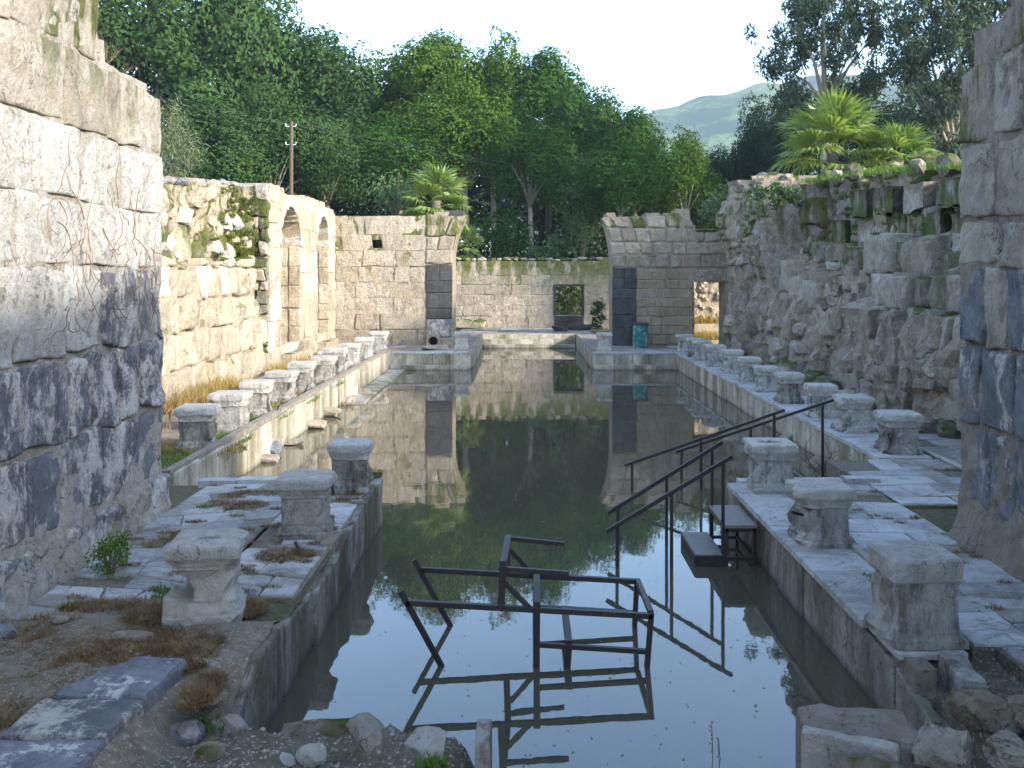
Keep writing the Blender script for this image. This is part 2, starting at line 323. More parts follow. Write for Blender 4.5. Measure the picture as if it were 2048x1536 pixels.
def wall_core(parent, L, top, thick, mat, ops=(), cell=.2, front=None, amp=.05, z0=-.3, ul=None, ur=None, topamp=.08, seed=0, name='core', u0=0.0):
    ul = ul or (lambda z: u0); ur = ur or (lambda z: L)
    zm = max(p[1] for p in top); nu = max(2,int((L-u0)/cell)+1); nz = max(2,int((zm-z0)/cell)+1)
    U = [u0+(L-u0)*i/nu for i in range(nu+1)]; Z = [z0+(zm+.05-z0)*j/nz for j in range(nz+1)]
    solid = [[False]*nz for _ in range(nu)]
    for i in range(nu):
        for j in range(nz):
            u = (U[i]+U[i+1])/2; z = (Z[j]+Z[j+1])/2
            tp = lerp_list(top,u) + topamp*mn.noise(Vector((u*2.1,seed*3.3,0)))
            if z > tp: continue
            if any((s := span(o,z)) and s[0] < u < s[1] for o in ops): continue
            solid[i][j] = True
    vid = {}; v = []
    def vert(i, j, back):
        k = (i,j,back)
        if k in vid: return vid[k]
        s = i/nu; z = Z[j]; u = U[i]
        a, b = ul(z), ur(z); u = u + (a-u0)*(1-s) + (b-L)*s
        for o in ops:                                              # pull vertices onto the outline of an arch
            if o[0] == 'arch' and z > o[3]-.05:
                sp = span(o, min(z,o[5]-.001))
                if sp:
                    for e in sp:
                        if abs(u-e) < cell*.62: u = e
            if o[0] == 'rect':
                for e in (o[1],o[2]):
                    if abs(u-e) < cell*.52 and o[3]-cell < z < o[4]+cell: u = e
                if abs(z-o[4]) < cell*.52 and o[1]-cell < u < o[2]+cell: z = o[4]
        nx = amp*fbm(u*1.7+seed, z*1.7, seed*.9, 3); y = nx - (front(u,z) if front else 0)
        if back: y = thick + amp*fbm(u*1.3, z*1.3, seed+5, 2)
        tp = lerp_list(top,u)
        if z > tp-cell*1.1: z += .5*amp*mn.noise(Vector((u*5,seed,2)))
        vid[k] = len(v); v.append((u + .3*amp*mn.noise(Vector((z*3,seed,u*3))), y, z)); return vid[k]
    f = []
    for i in range(nu):
        for j in range(nz):
            if not solid[i][j]: continue
            A = [(i,j),(i+1,j),(i+1,j+1),(i,j+1)]
            f.append(tuple(vert(*p,0) for p in A)); f.append(tuple(vert(*p,1) for p in A[::-1]))
            nb = [(i,j-1),(i+1,j),(i,j+1),(i-1,j)]
            for k in range(4):
                a, b = nb[k]
                if not (0 <= a < nu and 0 <= b < nz and solid[a][b]):
                    p, q = A[k], A[(k+1)%4]; f.append((vert(*q,0), vert(*p,0), vert(*p,1), vert(*q,1)))
    return obj(name, v, f, mat, parent)
def courses(parent, cs, top, u0, u1, ops=(), ul=None, ur=None, proud=.06, bevel=.05, rough=.04, res=1, gap=.022, skip=0.0, jit=.012, name='stone', depth=.3, topin=.0):
    ul = ul or (lambda z: u0); ur = ur or (lambda z: u1)
    for z0, z1, mats, wr in cs:
        zm = (z0+z1)/2
        # intervals with both a lower and an upper outline
        A = [ (ul(z0), ul(z1)) ]; B = []
        act = []
        for o in ops:
            if o[0] == 'rect':
                if o[3] < zm < o[4]: act.append(((o[1],o[1]),(o[2],o[2])))
            else:
                if z0 < o[5]-.05 and z1 > o[3]:
                    lo = span(o, max(z0,o[3]+.01)) or (o[1],o[1]); hi = span(o, z1) or (o[1],o[1]); act.append(((lo[0],hi[0]),(lo[1],hi[1])))
        act.sort(key=lambda t: t[0][0])
        for l, r in act: B.append(l); A.append(r)
        B.append((ur(z0), ur(z1)))
        for (a0,a1),(b0,b1) in zip(A,B):
            Lm = ((b0-a0)+(b1-a1))/2
            if Lm < .06: continue
            cuts = [0.0]; x = RNG.uniform(.45,1)*wr[1]
            while x < Lm - wr[0]*.6: cuts.append(x/Lm); x += RNG.uniform(*wr)
            cuts.append(1.0)
            for s0, s1 in zip(cuts, cuts[1:]):
                g = gap/2; c = [(a0+(b0-a0)*s0+g, z0+g),(a0+(b0-a0)*s1-g, z0+g),(a1+(b1-a1)*s1-g, z1-g),(a1+(b1-a1)*s0+g, z1-g)]
                t0 = lerp_list(top,c[3][0])-topin; t1 = lerp_list(top,c[2][0])-topin
                if min(t0,t1) < z0+.14 or RNG.random() < skip: continue
                c[3] = (c[3][0], min(c[3][1],t0)); c[2] = (c[2][0], min(c[2][1],t1))
                mat = mats(( c[0][0]+c[1][0])/2, zm) if callable(mats) else RNG.choice(mats)
                add_block(parent, c, mat, depth, proud+RNG.uniform(-.015,.02), bevel*RNG.uniform(.8,1.25), rough*RNG.uniform(.7,1.4), res, name, jit=jit)

def boulder_mesh(r, seed, sub=2, boxy=.5, rough=.25, mat=None):
    import bmesh
    rr = random.Random(seed*13+1); cuts = []
    for i in range(11): n_ = Vector((rr.gauss(0,1),rr.gauss(0,1),rr.gauss(0,1))).normalized(); cuts.append((n_, rr.uniform(.5,.85)))
    bm = bmesh.new(); bmesh.ops.create_icosphere(bm, subdivisions=max(2,sub), radius=1)
    for vt in bm.verts:
        p = vt.co.copy(); m = max(abs(p.x),abs(p.y),abs(p.z)); q = p.lerp(p/m, boxy)*(.82 if boxy > .3 else 1)
        q *= 1 + rough*fbm(p.x*1.4+seed*5.1, p.y*1.4, p.z*1.4+seed, 3)
        for n_, d_ in cuts:                                         # flat break faces
            e = q.dot(n_)-d_
            if e > 0: q -= n_*e*.93
        q *= 1 + .06*mn.noise(q*3.5+Vector((seed,0,0))) + (.05*mn.noise(q*9) if sub > 2 else 0); vt.co = Vector((q.x*r[0], q.y*r[1], q.z*r[2]))*1.12
    me = bpy.data.meshes.new('boulder'); bm.to_mesh(me); bm.free(); me.materials.append(mat)
    return me
def boulder(name, loc, r, mat, parent=None, seed=None, boxy=.5, rough=.25, sub=2, rz=None):
    SEED[0] += 1; s = SEED[0] if seed is None else seed
    return link(name, boulder_mesh(r, s, sub, boxy, rough, mat), parent, loc, RNG.uniform(0,6) if rz is None else rz)

# --- near left wall (faces +X)
R90 = math.radians(90)
nl = empty('ruined_wall', (-4.35,-3,0), R90); tag(nl, 'tall near wall of white limestone over dark basalt blocks, at left edge', 'wall', 'walls of the ruined hall')
topL = [(0,6.6),(11,6.3),(12.0,5.95),(12.1,5.75),(12.78,5.62),(12.84,4.98),(13.4,5.0),(13.9,4.93),(14.4,4.86)]
flare = lambda u,z: .16*max(0,1-max(z,0)/.75)**1.6
wall_core(nl, 14.4, topL, 1.9, M['core_white'], cell=.11, front=lambda u,z: flare(u,z)+.06*fbm(u*3,z*3,4,4)*(1 if z < .8 else .25), amp=.05, seed=1, u0=5.0)
wall_core(nl, 5.0, [(0,6.6),(5,6.5)], 1.9, M['core_white'], cell=.5, amp=.05, seed=21)
def bmix(u, z): return M['basalt'] if RNG.random() < (.92 if u > 12.6 else .35) else M['lime_white']
csL = [(.42,1.22,[M['basalt'],M['basalt_b'],M['basalt']],(.55,1.15)),(1.22,2.02,[M['basalt'],M['basalt']],(.45,.95)),(2.02,2.88,bmix,(.4,.9)),
       (2.88,3.52,[M['lime_white']],(.6,1.3)),(3.52,4.22,[M['lime_white']],(.7,1.6)),(4.22,4.95,[M['lime_top']],(.4,1.6)),(4.95,5.7,[M['lime_top']],(.5,.9)),(5.7,6.4,[M['lime_white']],(.5,1.0))]
csL.insert(0,(-.1,.42,[M['core_white'],M['basalt']],(.5,1.0)))
csB = [c for c in csL if c[1] < 3.0]; csW = [c for c in csL if c[1] > 3.0]
courses(nl, csB[1:], topL, 9.0, 14.42, proud=.03, bevel=.035, rough=.05, res=7, gap=.05, jit=.05)
courses(nl, csW, topL, 9.0, 14.42, proud=.022, bevel=.028, rough=.035, res=7, gap=.024, jit=.03)
courses(nl, csB[:1], topL, 9.0, 14.42, proud=.10, bevel=.05, rough=.09, res=7, gap=.06, jit=.05)
# --- near right wall (faces -X)
nr = empty('ruined_wall', (4.68,10.1,0), -R90); tag(nr, 'tall near wall of grey-brown stone with basalt blocks, at right edge in shade', 'wall', 'walls of the ruined hall')
topR = [(0,4.95),(.2,4.95),(.24,5.35),(.9,5.36),(1.6,5.5),(2.4,6.0),(3.2,6.6),(18,6.9)]  # height beyond view is shaped so that it shades the lower left wall
wall_core(nr, 5.0, topR, 1.9, M['core_grey'], cell=.11, front=lambda u,z: flare(u,z)+.06*fbm(u*3,z*3,9,4)*(1 if z < .9 else .3), amp=.05, seed=2)
wall_core(nr, 18, topR, 1.9, M['core_grey'], cell=.5, amp=.05, seed=22, u0=5.0)
def rmix(u, z): return M['basalt_b'] if RNG.random() < .55 else M['lime_grey']
csR = [(.42,1.25,rmix,(.4,.8)),(1.25,2.08,[M['basalt_b']],(.35,.7)),(2.08,2.85,rmix,(.35,.7)),(2.85,3.35,[M['lime_grey']],(.5,.9)),(3.35,4.15,[M['lime_grey']],(.5,1.2)),(4.15,4.95,[M['lime_grey'],M['brown_rock']],(.5,.9)),(4.95,5.6,[M['brown_rock']],(.5,1.0))]
courses(nr, csR, topR, -.03, 4.6, proud=.028, bevel=.045, rough=.05, res=7, gap=.04, jit=.04)

# --- left side wall of the hall (faces +X): broken rubble stretch, then two arched niches
ls = empty('rubble_wall', (-7.4,14,0), R90); tag(ls, 'broken sunlit rubble wall with moss on its upper half, behind the left pedestals', 'wall', 'walls of the ruined hall')
topS = [(0,4.3),(4,4.6),(6,4.75),(8,4.85),(10,5.0),(12,5.2),(13.8,5.28)]
def brk(u): return 2.95+.35*mn.noise(Vector((u*.8,0,4)))+.25*mn.noise(Vector((u*2.3,0,1)))
frS = lambda u,z: (-.55 if z > brk(u) else 0.0) + .25*fbm(u*.9,z*.9,3,3) - (.45 if u > 12.3 and z > 1.8-.9*(u-12.9) else 0)
wall_core(ls, 13.8, topS, 2.2, M['core_warm'], cell=.17, front=frS, amp=.14, topamp=.15, seed=3)
topS2 = [(u*.5, min(brk(u*.5)+.1, 5 if u*.5 < 12.2 else 1.6)) for u in range(29)]
courses(ls, [(-.05,.75,[M['lime_warm']],(.6,1.2)),(.75,1.55,[M['lime_warm']],(.5,1.2)),(1.55,2.25,[M['lime_warm']],(.5,1.3)),(2.25,2.95,[M['lime_warm'],M['lime_white']],(.5,1.2)),(2.95,3.5,[M['lime_warm']],(.4,.8))], topS2, 3.5, 13.4,
        proud=.10, bevel=.09, rough=.10, res=3, gap=.04, jit=.06, skip=.06)
for i in range(85):                                                # stones stuck in the exposed core
    u = RNG.uniform(4.2,13.2); z = RNG.uniform(brk(u)+.1, lerp_list(topS,u)-.15); s = RNG.uniform(.12,.36)
    boulder('stone', (u, .58-.25*fbm(u*.9,z*.9,3,3), z), (s*1.2,s*.9,s), RNG.choice([M['lime_warm'],M['lime_white'],M['rock_moss'],M['rock_moss'],M['lime_warm']]), ls, boxy=.65, rough=.35)
for i in range(36):
    u = RNG.uniform(11.6,13.7); z = RNG.uniform(1.9 if u > 12.6 else 3,5.0); s = RNG.uniform(.12,.3)
    boulder('stone', (u, .62, z), (s*1.1,s*.8,s*.8), RNG.choice([M['rock_moss'],M['rock_moss'],M['lime_grey'],M['lime_warm']]), ls, boxy=.65, rough=.35)
for i in range(30):                                                # cobbles along the top
    u = 4.2+9.3*i/29; s = RNG.uniform(.10,.2); boulder('cobble', (u, RNG.uniform(.6,1.0), lerp_list(topS,u)+s*.5), (s*1.4,s,s*.75), RNG.choice([M['basalt_floor'],M['lime_grey'],M['brown_rock']]), ls, boxy=.15, rough=.15, sub=1)
la = empty('arched_wall', (-7.4,27.7,0), R90); tag(la, 'bright limestone wall with two tall arched niches, left of the far pier', 'wall', 'walls of the ruined hall')
topA = [(0,5.3),(.6,5.42),(2.6,5.3),(5,5.42),(8,5.4),(9.2,5.3),(9.8,5.05)]
opsA = [('arch',2.65,1.28,.35,3.7,4.95), ('arch',7.55,1.05,.35,3.8,4.95)]
wall_core(la, 9.75, topA, 1.7, M['lime_warm'], ops=opsA, cell=.16, amp=.05, seed=4)
courses(la, [(z,z+h,[M['lime_warm'],M['lime_white'],M['lime_warm']],(.6,1.3)) for z,h in ((-.1,.7),(.6,.8),(1.4,.75),(2.15,.7),(2.85,.75),(3.6,.7),(4.3,.65),(4.95,.5))], topA, 0, 9.75, ops=[('rect',uc-hw,uc+hw,.35,zs) for _,uc,hw,z0_,zs,zt in opsA]+[('rect',uc-hw-.36,uc+hw+.36,zs,zt+.34) for _,uc,hw,z0_,zs,zt in opsA],
        proud=.018, bevel=.022, rough=.05, res=2, gap=.012, jit=.025)
zq = 1.6
while zq < 5.1:                                                     # ragged broken end of the veneer, towards the rubble
    hq = RNG.uniform(.28,.5); xq = -1.15
    while xq < -.05:
        wq = min(RNG.uniform(.3,.6), -xq); add_block(la, [(xq+.02,zq+.02),(xq+wq-.02,zq+.02),(xq+wq-.02,zq+hq-.02),(xq+.02,zq+hq-.02)], RNG.choice([M['lime_warm'],M['lime_grey'],M['rock_moss'],M['rock_moss']]), depth=.15, proud=RNG.uniform(.03,.22), bevel=.05, rough=.08, res=2, at=(0,0,0), rz=-R90, jit=.04); xq += wq
    zq += hq
for _,uc,hw,z0_,zs,zt in opsA:
    nv = 9
    for k in range(nv):
        a0 = math.pi*k/nv+.008; a1 = math.pi*(k+1)/nv-.008; rr = zt-zs; c = []
        for r_,a_ in ((0,a1),(0,a0),(.36,a0),(.36,a1)): c.append((uc+(hw+r_)*math.cos(a_), zs+(rr+r_)*math.sin(a_)))
        add_block(la, c, RNG.choice([M['lime_warm'],M['lime_white']]), proud=.045, bevel=.03, rough=.04, name='voussoir', depth=.5)
for uc, hw in ((2.65,1.28),(7.55,1.05)):                           # far jamb and back of each niche
    for z,h in ((.35,.7),(1.05,.6),(1.65,.75),(2.4,.65),(3.05,.65)):
        for a,b in ((-.85,-.4),(-.4,.02)): add_block(la, [(a+.01,z+.01),(b-.01,z+.01),(b-.01,z+h-.01),(a+.01,z+h-.01)], M['lime_warm'], depth=.2, proud=.05, bevel=.03, rough=.05, at=(uc+hw,0,0), rz=-R90, jit=.02)
    MB().box(uc-hw-.1,uc+hw+.1,.85,1.3,-.1,5.1).build('niche_back', M['lime_warm'], la)
    MB().box(uc-hw-.05,uc+hw+.05,-.35,1.2,-.2,.34).build('niche_floor', M['core_warm'], la)

# --- far left pier wall (faces the camera)
lp = empty('pier_wall', (-7.4,37.5,0)); tag(lp, 'pale block wall ending in a basalt-quoined pier with arch springing, far left', 'wall', 'walls of the ruined hall')
topP = [(0,5.1),(2.2,5.12),(3.2,5.05),(3.6,5.2),(4.3,5.15),(5.1,4.85)]
urP = lambda z: 4.64 + (.38*max(0,(z-3.3)/1.6)**2)
wall_core(lp, 4.64, topP, 1.9, M['core_warm'], ops=[('rect',1.45,1.85,3.75,4.15),('rect',2.85,3.05,2.75,2.95)], cell=.16, amp=.05, seed=5, ur=urP)
opsP = [('rect',1.45,1.85,3.75,4.15)]
csP = [(z,z+h,[M['lime_far'],M['lime_pier'],M['lime_pier']],(.45,1.6)) for z,h in ((-.05,.65),(.6,.62),(1.22,.65),(1.87,.6),(2.47,.62),(3.09,.63),(3.72,.62),(4.34,.75))]
courses(lp, csP, topP, 0, 3.58, ops=opsP, proud=.02, bevel=.025, rough=.05, res=2, gap=.014, jit=.035)
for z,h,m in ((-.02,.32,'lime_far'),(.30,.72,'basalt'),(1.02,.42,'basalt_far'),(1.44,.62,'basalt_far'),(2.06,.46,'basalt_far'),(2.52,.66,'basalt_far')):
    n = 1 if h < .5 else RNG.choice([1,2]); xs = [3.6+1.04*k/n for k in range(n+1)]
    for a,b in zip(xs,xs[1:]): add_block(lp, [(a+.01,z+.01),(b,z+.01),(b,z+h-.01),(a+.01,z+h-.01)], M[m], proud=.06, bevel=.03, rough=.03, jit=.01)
courses(lp, [(3.2,3.75,[M['lime_far']],(.5,.9)),(3.75,4.3,[M['lime_far']],(.5,.9)),(4.3,5.2,[M['lime_far'],M['lime_moss']],(.5,.9))], topP, 3.6, 4.64, ur=lambda z: urP(z)-.01, ul=lambda z: 3.6, proud=.06, bevel=.05, rough=.07, jit=.03)
# --- central back wall with window
bw = empty('back_wall', (-4.6,49.7,0)); tag(bw, 'low mossy stone wall with a square window opening, at the far end of the pool', 'wall', 'walls of the ruined hall')
topB = [(0,3.5),(4.4,3.55),(6.0,3.48),(9.9,3.6)]; opsB = [('rect',6.25,7.8,.62,2.22)]
wall_core(bw, 9.9, topB, 1.0, M['lime_moss'], ops=opsB, cell=.19, amp=.05, topamp=.05, seed=6)
courses(bw, [(z,z+h,m,(.45,1.5)) for z,h,m in ((-.05,.62,[M['lime_far']]),(.57,.58,[M['lime_far']]),(1.15,.55,[M['lime_far']]),(1.7,.53,[M['lime_far'],M['lime_moss']]),(2.23,.5,[M['lime_moss'],M['lime_far']]),(2.73,.75,[M['lime_moss']]))], topB, 0, 9.9,
        ops=opsB+[('rect',6.25,7.8,-.1,.62)], proud=.02, bevel=.025, rough=.05, res=2, gap=.015, jit=.035)
for a,b,z0,z1 in ((6.26,7.1,-.04,.3),(7.11,7.8,-.04,.3),(6.26,7.8,.31,.61)): add_block(bw, [(a,z0),(b,z0),(b,z1),(a,z1)], M['dark_grey'], proud=.05, bevel=.03, rough=.03)
MB().box(6.22,6.32,-.06,.9,.6,2.26).box(7.73,7.83,-.06,.9,.6,2.26).box(6.321,7.729,-.058,.9,2.16,2.27).build('window_frame', M['dark_grey'], bw)
for i in range(22):
    s = RNG.uniform(.1,.2); u = .3+9.2*i/21; boulder('cobble', (u, RNG.uniform(.1,.5), lerp_list(topB,u)+s*.3), (s*1.8,s*1.3,s*.6), M['lime_far'] if i%3 else M['lime_moss'], bw, boxy=.3, sub=1)
# --- far right pier with door
rp = empty('door_wall', (3.5,37.2,0)); tag(rp, 'far right wall with a dark doorway, basalt pier and mossy broken top', 'wall', 'walls of the ruined hall')
topD = [(0,5.0),(.25,5.2),(.7,5.05),(1.1,5.1),(1.5,5.0),(1.75,5.25),(2.1,5.08),(2.9,5.3),(3.1,5.28),(3.14,4.72),(3.5,4.6),(4.6,4.5)]
opsD = [('rect',3.2,4.45,-.5,2.5)]; ulD = lambda z: -(.30*max(0,(z-3.2)/1.7)**1.8)
wall_core(rp, 4.6, topD, 1.3, M['lime_far'], ops=opsD, cell=.16, amp=.05, seed=7, ul=ulD)
courses(rp, [(3.05,3.55,[M['brickish'],M['brown_rock']],(.4,.8)),(3.55,4.05,[M['lime_far']],(.45,.9)),(4.05,4.6,[M['lime_far']],(.5,.9)),(4.6,5.3,[M['lime_far'],M['lime_moss']],(.4,.8))], topD, 0, 4.6, ul=ulD, proud=.06, bevel=.06, rough=.06, jit=.03)
courses(rp, [(.05+.36*k,.05+.36*(k+1),[M['brickish']],(.4,.8)) for k in range(8)], topD, .98, 3.18, proud=.03, bevel=.03, rough=.03, gap=.02, jit=.012, skip=.02)
for z,h in ((-.02,.72),(.7,.5),(1.2,.62),(1.82,.4),(2.22,.4),(2.62,.42)):
    n = RNG.choice([1,2]); xs = [.02+.94*k/n for k in range(n+1)]
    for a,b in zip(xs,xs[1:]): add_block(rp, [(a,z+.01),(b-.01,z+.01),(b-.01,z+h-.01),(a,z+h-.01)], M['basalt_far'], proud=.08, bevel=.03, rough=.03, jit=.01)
add_block(rp, [(3.0,2.5),(4.6,2.5),(4.6,2.95),(3.0,2.95)], M['brown_rock'], proud=.08, bevel=.04, rough=.03, name='lintel')
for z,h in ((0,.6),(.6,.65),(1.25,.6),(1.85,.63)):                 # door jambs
    add_block(rp, [(.02,z+.01),(1.2,z+.01),(1.2,z+h-.01),(.02,z+h-.01)], M['dark_grey'], depth=.1, proud=.03, bevel=.03, rough=.03, at=(3.2,0,0), rz=R90)
rub = empty('rubble_wall', (4.6,43.2,0)); tag(rub, 'small sunlit rubble wall seen through the far doorway', 'wall', 'walls of the ruined hall')
wall_core(rub, 8, [(0,3.3),(8,3.3)], .8, M['core_warm'], cell=.25, amp=.15, seed=9)
for i in range(90):
    u = RNG.uniform(2.2,6.4); z = RNG.uniform(.5,2.9); s = RNG.uniform(.1,.22); boulder('stone', (u,-.02,z), (s*1.2,s*.7,s), RNG.choice([M['lime_far'],M['lime_warm'],M['brown_rock']]), rub, sub=1, boxy=.4)
add_block(rub, [(1.5,-.05),(7,-.05),(7,.62),(1.5,.62)], M['lime_warm'], proud=.5, bevel=.05, rough=.05, res=3)

# --- right side wall: shaggy mossy ruin in shade (faces -X)
rw = empty('ruined_wall', (7.9,36.6,0), -R90); tag(rw, 'shaggy brown ruin with mossy ledges and boulders on top, behind the right pedestals', 'wall', 'walls of the ruined hall')
topG = [(0,4.6),(1.3,4.6),(1.6,5.7),(3.2,6.0),(5,5.9),(8,5.6),(11,5.45),(14,5.3),(17,5.0),(19.5,4.75),(22,4.7),(25,4.7)]
def frG(u, z):
    n = fbm(u*.55, z*.55, 11, 3); o = 0
    if 1.6 < u < 7.4:                                              # the big rounded core mass
        o = .45*math.sin(min(1,(u-1.6)/1.1)*math.pi/2)*(.35+.65*min(1,max(0,(z-1.5)/2))) + .5*n + .16*fbm(u*2.3,z*2.0,5,3)
        if 4.2 < u < 4.9: o -= .5
    elif u < 1.6: o = .05*n
    else:
        st = [(4.25,1.7),(3.55,1.15),(2.85,.65),(2.2,.25)]          # ledges that step back upwards
        s = next((b for a,b in st if z > a + .35*mn.noise(Vector((u*.7,a*3,0)))), 0.0); o = .15 - s + .42*n + .16*fbm(u*2.2,z*2.2,7,3)
        if 8.6 < u < 12 and z < 2.0: o += .35*(1-z/2.0)
        if u > 15 and z < 2.2: o += .35
    return o
wall_core(rw, 28.5, topG, 3.4, M['brown_rock'], cell=.17, front=frG, amp=.16, topamp=.25, seed=10)  # last stretch is out of view, added to shade the near right pavement
for (a,b,cs) in ((-.1,1.6,[(z,z+.62,[M['brown_rock'],M['lime_grey']],(.5,.9)) for z in (0,.62,1.24,1.86,2.48,3.1,3.72)]),):
    courses(rw, cs, topG, .05, 1.5, proud=.05, bevel=.05, rough=.06, jit=.02, ops=[('rect',-1,.0,0,2.5)])
def gblk(u0,u1,z0,z1,mat,pr,res=2,rough=.09,bev=.1,dep=.6): add_block(rw, [(u0,z0),(u1,z0),(u1,z1),(u0,z1)], M[mat], depth=dep, proud=pr, bevel=bev, rough=rough, res=res, jit=.06)
for z in (0.0,.72,1.42):                                            # dressed blocks left at the near end
    x = 14.6
    while x < 21.5:
        w = RNG.uniform(.7,1.3); gblk(x,x+w-.05,z,z+.68,RNG.choice(['lime_grey','brown_rock','lime_grey']),.38+RNG.uniform(0,.1)); x += w
x = 15.6
while x < 21.5:
    w = RNG.uniform(.6,1.1); gblk(x,x+w-.06,2.12,2.75,RNG.choice(['lime_grey','brown_rock','rock_moss']),.3+RNG.uniform(-.2,.15)); x += w
for u0,u1,z0,z1,mt,pr in ((8.0,8.9,2.3,3.2,'lime_grey',.2),(9.1,10.3,1.9,2.7,'lime_grey',.22),(10.4,11.6,1.9,2.6,'lime_grey',.2),(11.8,12.9,1.2,2.0,'lime_grey',.25),(13.0,14.2,1.6,2.3,'brown_rock',.22),
      (8.2,9.3,.1,.7,'rock_moss',.75),(9.3,10.4,.1,.55,'rock_moss',.7),(10.4,11.3,.1,.5,'rock_moss',.8),(8.6,9.8,.75,1.25,'rock_moss',.55),(9.9,10.9,.6,1.1,'rock_moss',.5),
      (9.2,10.2,3.0,3.75,'rock_moss',-.3),(10.8,12.1,2.9,3.6,'brown_rock',-.35),(12.6,13.9,2.8,3.4,'rock_moss',-.2),(14.4,15.9,2.75,3.7,'lime_grey',-.05),(16.2,17.6,2.8,3.5,'brown_rock',-.2),(18,19.4,2.8,3.3,'rock_moss',-.3),
      (9.9,11.0,3.6,4.3,'rock_moss',-.9),(12.0,13.2,3.5,4.15,'lime_grey',-.9),(13.8,15.0,3.6,4.2,'rock_moss',-.9),(15.6,16.8,3.5,4.1,'rock_moss',-1.0),(17.3,18.5,3.4,4.0,'brown_rock',-.9),
      (8.4,9.5,4.2,5.0,'rock_moss',-.3),(11.4,12.6,4.3,5.0,'rock_moss',-1.5),(13.0,14.3,4.2,4.9,'rock_moss',-1.5),(14.9,16.0,4.2,4.8,'lime_grey',-1.5),(16.6,17.9,4.2,4.75,'rock_moss',-1.5)):
    gblk(u0,u1,z0,z1,mt,pr,3,.11,.13,.8)
zr = .02
while zr < 4.7:
    hr = RNG.uniform(.34,.6); u = 1.75+RNG.uniform(0,.3)
    while u < 21.2:
        w = RNG.uniform(.35,1.0); sk = .6 if u < 7.4 else .36
        if zr+hr < lerp_list(topG,u)-.2 and RNG.random() > sk:
            fo = min(frG(u+.1,zr+hr/2), frG(u+w-.1,zr+hr/2), frG(u+w/2,zr+hr-.08))
            add_block(rw, [(u+.03,zr+.03),(u+w-.03,zr+.03),(u+w-.03,zr+hr-.03),(u+.03,zr+hr-.03)], RNG.choice([M['lime_grey'],M['brown_rock'],M['lime_grey'],M['rock_moss'] if zr > 1.5 else M['brown_rock']]), depth=-fo+.7, proud=fo+.13+RNG.uniform(-.06,.10), bevel=.05, rough=.12, res=2, jit=.10)
        u += w
    zr += hr
for i in range(30):
    u = RNG.uniform(1.8,20); z = RNG.uniform(.3,4.6); s = RNG.uniform(.12,.34)
    boulder('stone', (u, -frG(u,z)+.02, z), (s*1.2,s*.8,s), RNG.choice([M['brown_rock'],M['rock_moss'],M['lime_grey']]), rw, rough=.35)
for i in range(44):                                                # collapsed stones along its foot
    u = RNG.uniform(7.6,20.5); s = RNG.uniform(.12,.32); boulder('rubble', (u, -frG(u,.2)-RNG.uniform(.05,.75), s*.35), (s*1.2,s,s*.75), RNG.choice([M['brown_rock'],M['lime_grey'],M['rock_moss']]), rw, rough=.35, boxy=.6)
for i in range(26):
    u = 1.8 + 18.5*i/25 + RNG.uniform(-.3,.3); s = RNG.uniform(.14,.36); boulder('boulder', (u, RNG.uniform(.7,2.2) if u > 7.4 else RNG.uniform(.1,1), lerp_list(topG,u)+s*.25), (s*1.2,s,s*RNG.uniform(.7,1.1)), RNG.choice([M['rock_moss'],M['rock_moss'],M['lime_grey'],M['brown_rock']]), rw, rough=.35)

# ------------------------------------------------------------------ pool edges (marble lining slabs)
def lining(name, label, origin, rz, L, z1, mats, wr, z0=-1.4, proud=.0, top=None, bevel=.02, rough=.012, res=1, thick=.14, cope=None, jit=.008, grp='marble-lined edges of the pool'):
    e = empty(name, origin, rz); tag(e, label, 'pool edge', grp)
    tp = top or [(0,z1),(L,z1)]
    wall_core(e, L, [(u,z-.03) for u,z in tp], thick, M['mortar'], cell=.3, amp=.01, topamp=.0, seed=3, z0=z0) if rough < .02 else wall_core(e, L, [(u,z-.08) for u,z in tp], thick, M['mortar'], cell=.12, amp=.06, topamp=.12, seed=3, z0=z0)
    courses(e, [(z0,max(p[1] for p in tp)+.001,mats,wr)], tp, 0, L, proud=.05+proud, bevel=bevel, rough=rough, res=res, gap=.012, jit=jit, name='slab', depth=.06)
    return e
LN = [M['lining_near']]; LF = [M['lining']]
e1 = lining('pool_edge', 'worn marble lining of the near left pool edge, cracked and uneven', (-1.95,6.25,0), R90, 6.6, .0, LN, (.5,1.0), top=[(0,-.2),(.5,-.14),(.55,.0),(.9,.06),(1.35,.04),(1.4,-.12),(2.0,-.06),(2.4,-.1),(2.45,.04),(2.9,.0),(3.0,-.12),(3.5,-.1),(3.55,.06),(4.1,.02),(4.3,-.05),(5,.02),(6.6,.05)], res=3, rough=.03, bevel=.025, jit=.03)
lining('pool_edge', 'sunlit marble slab lining along the left pool side, below the long pedestal row', (-4.75,12.85,0), R90, 21.05, .08, LF, (.6,1.05), res=1, jit=.015, top=[(0,.12),(4,.05),(10,.08),(21.05,.06)])
lining('pool_edge', 'right pool side lined with marble slabs under the long pedestal row', (5.5,33.9,0), -R90, 21.05, .0, LF, (.7,1.3), top=[(0,-.03),(21.05,-.03)])
lining('pool_edge', 'near right pool edge of stained marble below the black steps', (2.82,12.85,0), -R90, 6.35, .0, LN, (.8,1.8), top=[(0,-.05),(5.2,-.05),(5.3,-.1),(5.9,-.12),(6.0,-.2),(6.35,-.26)], res=2)
lining('pool_edge', 'low stepped pool edge in front of the far left pier', (-4.75,33.9,0), 0, 2.9, .0, LF, (.5,1.0), top=[(0,-.03),(2.9,-.03)])
lining('pool_edge', 'low stepped pool edge in front of the far right pier', (2.5,33.9,0), 0, 3.0, .0, LF, (.5,.9), top=[(0,-.03),(3,-.03)])
